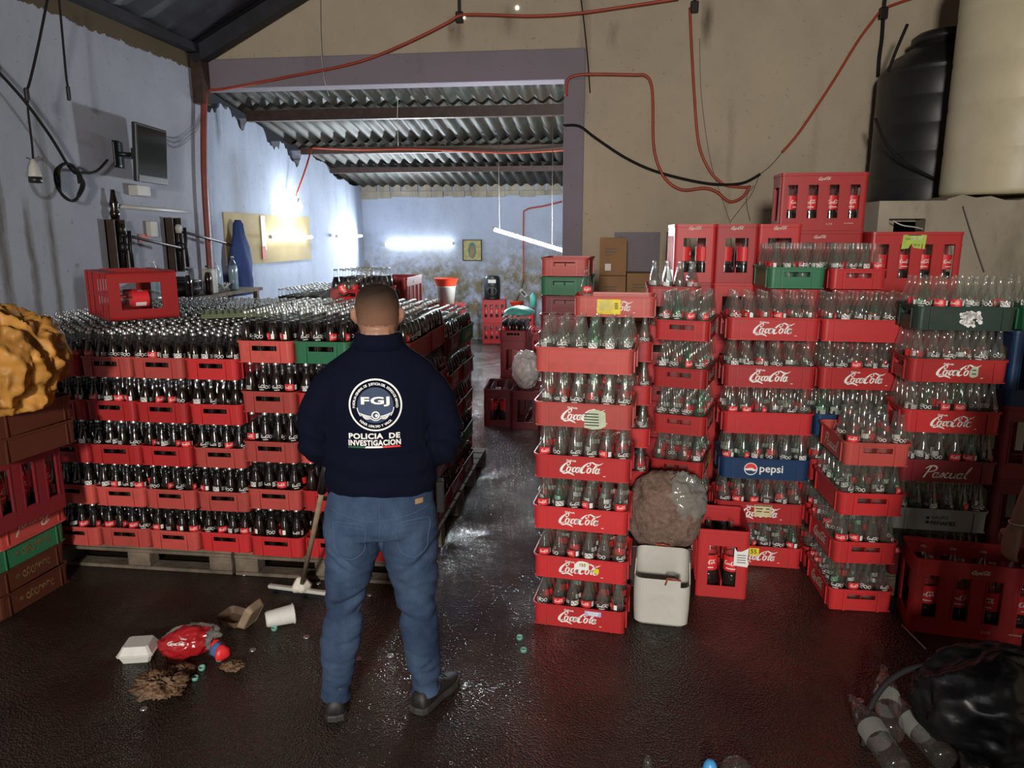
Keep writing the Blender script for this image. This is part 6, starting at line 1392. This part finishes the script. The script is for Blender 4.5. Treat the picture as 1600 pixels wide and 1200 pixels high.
tag(MB().lathe([(.10, 0), (.13, .05), (.10, .16), (.05, .22)], 22, T=TR(-2.35, 11.9, 0), lump=lump(3, .12)).build('plastic_bag', 'wbag'), 'crumpled white bag on the floor near the loudspeaker crates', 'bag')
tg = MB(); tg.box(-.23, .23, -.155, .155, 0, .012)
for i in range(12): tg.box(-.225 + .038 * i, -.215 + .038 * i, -.15, .15, .012, .026)
for i in range(8): tg.box(-.23, .23, -.145 + .040 * i, -.137 + .040 * i, .012, .024)
M['olive'] = mat('olive_green_plastic', (.12, .16, .07), .7, var=.2); tag(tg.build('grid_tray', 'olive', T=TR(-2.42, 4.62, 1.428, .5)), 'faded green grid tray lying on the bottle caps', 'tray')
# orange bag over the corner crates
M['obag'] = mat('orange_plastic_film', (.50, .235, .05), .50, spec=.3, var=.45, scale=7, bump=1.0, bscale=9)
for nd in M['obag'].node_tree.nodes:
    if nd.bl_idname == 'ShaderNodeTexNoise' and nd.inputs['Scale'].default_value == 9: nd.noise_type = 'RIDGED_MULTIFRACTAL'
    if nd.bl_idname == 'ShaderNodeBump': nd.inputs['Distance'].default_value = .05
og = crumple((-2.82, 3.06, 1.365), (.30, .27, .25), .30, 2.6, 5, 80, 140, flat=.12, zs=.42)
ogo = tag(og.build('plastic_bag', 'obag'), 'crumpled orange plastic bag on top of the corner crates', 'bag'); lb = MB().add([(-2.66 + a_, 2.80 - b_ * .1, 1.27 + b_) for a_, b_ in ((-.03, -.04), (.03, -.02), (.02, .05), (-.04, .03))], [(0, 1, 2, 3)]).build('label', 'white', ogo)
# squeegee held by the policeman
e = empty('floor_squeegee', (-1.62, 3.56, 0), 0, 'long-handled floor squeegee standing behind the jeans legs', 'squeegee')
top = Vector((-1.16, 2.86, .97)) - Vector((-1.62, 3.56, 0)); b0 = Vector((0, 0, .06))
M['stick'] = mat('pale_wood_stick', (.28, .20, .13), .7, var=.2, scale=14)
MB().tube([b0, b0.lerp(top, .5) + Vector((.004, 0, 0)), top], .0125, n=10).build('handle', 'stick', e); MB().tube([b0.lerp(top, .86), b0.lerp(top, 1.03)], .021, n=12).build('grip', 'blk', e)
MB().box(-.20, .24, -.015, .012, .03, .05, T=Euler((0, 0, -.12)).to_matrix().to_4x4()).build('blade_holder', 'whitepl', e, bevel=.004); MB().box(-.20, .24, -.004, .004, .001, .032, T=Euler((0, 0, -.12)).to_matrix().to_4x4()).build('rubber_blade', 'blk', e)
MB().lathe([(.02, .03), (.045, .045), (.05, .07), (.03, .10), (.02, .115)], 18, lump=lump(5, .16)).build('rag', 'cream', e)
# litter
M['foam'] = mat('white_foam', (.62, .61, .57), .6, dirt=.12, scale=14); M['foamd'] = mat('dirty_foam', (.13, .08, .05), .7, var=.4, scale=14)
def clam(mb, L, W_, H, T, t=.012):
    v = lambda s, z: [T @ Vector((a * L / 2 * s, b_ * W_ / 2 * s, z)) for a, b_ in ((-1, -.8), (-.85, -1), (.85, -1), (1, -.8), (1, .8), (.85, 1), (-.85, 1), (-1, .8))]
    rs = [v(.80, 0), v(.98, H * .45), v(1.06, H * .47), v(1.06, H * .53), v(.98, H * .55), v(.72, H)]
    vs = [p for r in rs for p in r]; fs = [(j * 8 + i, j * 8 + (i + 1) % 8, (j + 1) * 8 + (i + 1) % 8, (j + 1) * 8 + i) for j in range(5) for i in range(8)] + [tuple(range(7, -1, -1)), tuple(range(40, 48))]
    return mb.add(vs, fs)
tag(clam(MB(), .155, .14, .08, TR(-2.14, 2.90, 0, .25)).build('foam_container', 'foam', bevel=.006), 'closed white foam food container on the wet floor', 'container')
db = empty('foam_container', (-1.82, 3.24, 0), -.3, 'opened dirty foam container lying beside the white cup', 'container')
def tray(T):
    mb = MB(); P = rrect_path(.15, .13, .03, nc=4); wallshell(mb, P, [(0, -.015), (.035, 0)], .004, lambda *a: False); mb.add([(x * .88, y * .88, .002) for x, y, _, _ in P], [tuple(range(len(P)))]); mb.v = [tuple(T @ Vector(v)) for v in mb.v]; return mb
tray(TR(-.03, 0, .014, 0, rx=.12)).build('tray_half', 'foamd', db); tray(TR(.095, .01, .056, .1, ry=-1.05)).build('lid_half', 'stick', db)
cp = MB().lathe([(.034, 0), (.040, .01), (.047, .13), (.052, .133), (.052, .14), (.048, .141)], 28); cpo = cp.build('paper_cup', 'foam', T=Matrix.Translation((-1.66, 3.21, .052)) @ Euler((0, PI / 2 - .02, 0)).to_matrix().to_4x4()); cpo.rotation_euler = (0, PI / 2 - .03, .55); tag(cpo, 'white cup lying on its side beside the squeegee', 'cup')
pb = empty('crushed_bottle', (-1.93, 2.97, .055), 0, 'crushed large plastic bottle with red wrapper on the floor', 'bottle')
M['dred'] = mat('glossy_red_wrapper', (.34, .012, .016), .22, spec=.6)
lo = crumple((0, 0, 0), (.135, .078, .070), .26, 1.9, 2, 40, 70, flat=.12); lo.v = [tuple(Euler((0, -.12, .42)).to_matrix() @ Vector(v)) for v in lo.v]
red_f = []; clr_f = []
for f in lo.f:
    c = sum((Vector(lo.v[i]) for i in f), Vector()) / 4; (clr_f if (c.y - .35 * c.x > .010 and c.z > -.02) or c.x > .095 else red_f).append(f)
MB().add(lo.v, red_f, 0, True).build('wrapper', 'dred', pb); MB().add(lo.v, clr_f, 0, True).build('shell', 'film', pb)
bvp = BVHTree.FromPolygons([Vector(v) for v in lo.v], lo.f); PR_ = MB()
for vf, dx, dz in ((fit2(LOGO, w=.085, h=.028), -.015, .022), (fit2(text2('ZERO', .02), w=.03), .01, .048)):
    V, F = subdiv2(vf, .012); pts_ = []
    for x, z in V:
        h_ = bvp.ray_cast(Vector((x + dx, -.5, z + dz + .25)), Vector((0, .87, -.5)))
        pts_.append(h_[0] + Vector((0, -.002, .0015)) if h_[0] is not None else Vector((x + dx, -.06, z + dz)))
    PR_.add(pts_, F)
PR_.build('wrapper_print', 'white', pb)
wr = MB(); 
for i in range(3): wr.lathe([(.02, 0), (.035, .02), (.028, .05), (.01, .07)], 12, i % 2, T=TR(.115 + .025 * i, -.02 * i, -.052, i), lump=lump(3, .25))
M['sblue'] = mat('blue_snack_print', (.05, .14, .32), .4); tag(wr.build('snack_wrapper', ['lred', 'sblue'], T=TR(-1.91, 2.97, .053)), 'crumpled red and blue snack wrapper beside the crushed bottle', 'wrapper')
M['mush'] = mat('wet_paper', (.15, .085, .045), .6, var=.6, scale=25, bump=.6, bscale=50)
for i, (p, R, lab) in enumerate(((fl(250, 1078), .10, 'large clump of wet brown paper nearest the camera'), (fl(284, 1050), .05, 'small crumpled paper between the clump and the crushed bottle'), (fl(364, 1043), .045, 'shred of brown leaf beside the green caps'))):
    tag(crumple((p.x, p.y, R * .24), (R, R * .75, R * .34), .75, 3.6, i + 11, 44, 80, flat=.35).build('wet_paper', 'mush'), lab, 'litter')
M['capg'] = mat('pale_green_cap', (.16, .38, .30), .5)
WHERE = ['between crushed bottle and wet paper', 'just below the crushed bottle', 'in front of the white cup', 'nearest the logo stack in the aisle', 'second beyond it in the aisle', 'by the wrapper']
for i, ((x, y), big) in enumerate((((305, 1062), 1), ((316, 1046), 1), ((343, 1032), 1), ((429, 984), 1), ((818, 1018), 1), ((812, 998), 1))):
    p = fl(x, y); tag(MB().lathe([(.0155, 0), (.0155, .014), (.013, .016), (.012, .004)], 16, T=TR(p.x, p.y, .001, 0, rx=.2 * (i % 2))).build('plastic_closure', 'capg'), ['pale green cap beside the wet paper clump', 'pale green cap between wet paper and crushed bottle', 'pale green cap beside the snack wrapper', 'pale green cap before the white cup', 'pale green cap in the aisle, the one toward the camera', 'pale green cap in the aisle, the one toward the back room'][i], 'cap', 'pale green screw caps')
for i, (x, y) in enumerate(((225, 1108), (479, 996), (395, 1016), (382, 898), (497, 912), (725, 1074), (578, 930), (560, 1030), (610, 1025), (1344, 1095))):
    p = fl(x, y); tag(MB().lathe([(.0165, 0), (.0150, .005), (.010, .0062)], 16, T=TR(p.x, p.y, .0005)).build('crown_cap', 'cap'), ['silver crown cap before the wet paper', 'silver crown cap before the squeegee blade', 'silver crown cap between the wrapper and squeegee', 'pale crown cap at the pallet edge', 'silver crown cap under the squeegee handle', 'silver crown cap beside the outward-turned shoe', 'silver crown cap between the trouser legs, deepest', 'silver crown cap between the trouser legs by the ankle', 'silver crown cap between the trouser legs, midway', 'silver crown cap near the clear sack of bottles'][i], 'cap', 'loose crown caps on the floor')
p, q = fl(1409, 978), fl(1446, 1016); tag(MB().tube([p + Vector((0, 0, .006)), q + Vector((0, 0, .006))], .004, n=8).build('drinking_straw', 'whitepl'), 'thin pale stick on the floor before the shadowed crate', 'stick')
# black bag and clear sack of bottles at the corner
bc = fl(1555, 1105, .22)
tag(crumple((bc.x, bc.y, .22), (.28, .19, .225), .22, 1.7, 4, 50, 80, flat=.1).build('garbage_bag', 'blkbag'), 'bulging glossy black bag at the lower corner', 'bag')
hp_ = [fl(1349, 1165, .0), fl(1356, 1115, .10), fl(1378, 1075, .20), fl(1410, 1050, .28), fl(1445, 1040, .33), fl(1480, 1040, .34)]
cable('hoop', hp_, .012, 'cable', 'black plastic hoop arching from the black bag to the floor', 'hoop')
for i, (ux, uy, r, a) in enumerate(((1392, 1150, 2.9, .35), (1440, 1150, 2.6, .25), (1480, 1190, 3.4, .2), (1405, 1205, 3.3, .2), (1530, 1215, 2.9, .2))):
    q_ = fl(ux, uy, .052); e = empty('large_bottle', q_, 0, ['empty clear bottle leaning under the hoop', 'empty clear bottle lying before the black bag', 'empty clear bottle tucked against the black bag', 'empty clear bottle lying closest to the hoop foot', 'empty clear bottle at the picture corner before the black bag'][i], 'bottle', 'clear bottles by the black bag')
    e.rotation_euler = (PI / 2 - a * .6, 0, r); ob('shell', ME_P, e); MB().lathe([(.0505, .14), (.0515, .21)], 18, capb=False, capt=False).build('label', 'film', e)
for (ux, uy, m_, lab, rr_) in ((1108, 1222, 'bluecap', 'bright blue cap top of a bottle at the lower edge', .028), (1150, 1222, 'pet', 'clear domed bottle shoulder at the lower edge', .06), (1011, 1217, 'pet', 'clear bottle mouth just entering the lower edge', .020)):
    M['bluecap'] = M.get('bluecap') or mat('sky_blue_plastic', (.06, .30, .62), .4)
    q_ = fl(ux, uy, .0); tag(MB().lathe([(rr_ * .9, 0), (rr_, .004), (rr_, .05), (rr_ * .8, .075), (rr_ * .4, .09)], 20).build('bottle', m_, T=TR(q_.x, q_.y, .001)), lab, 'bottle')
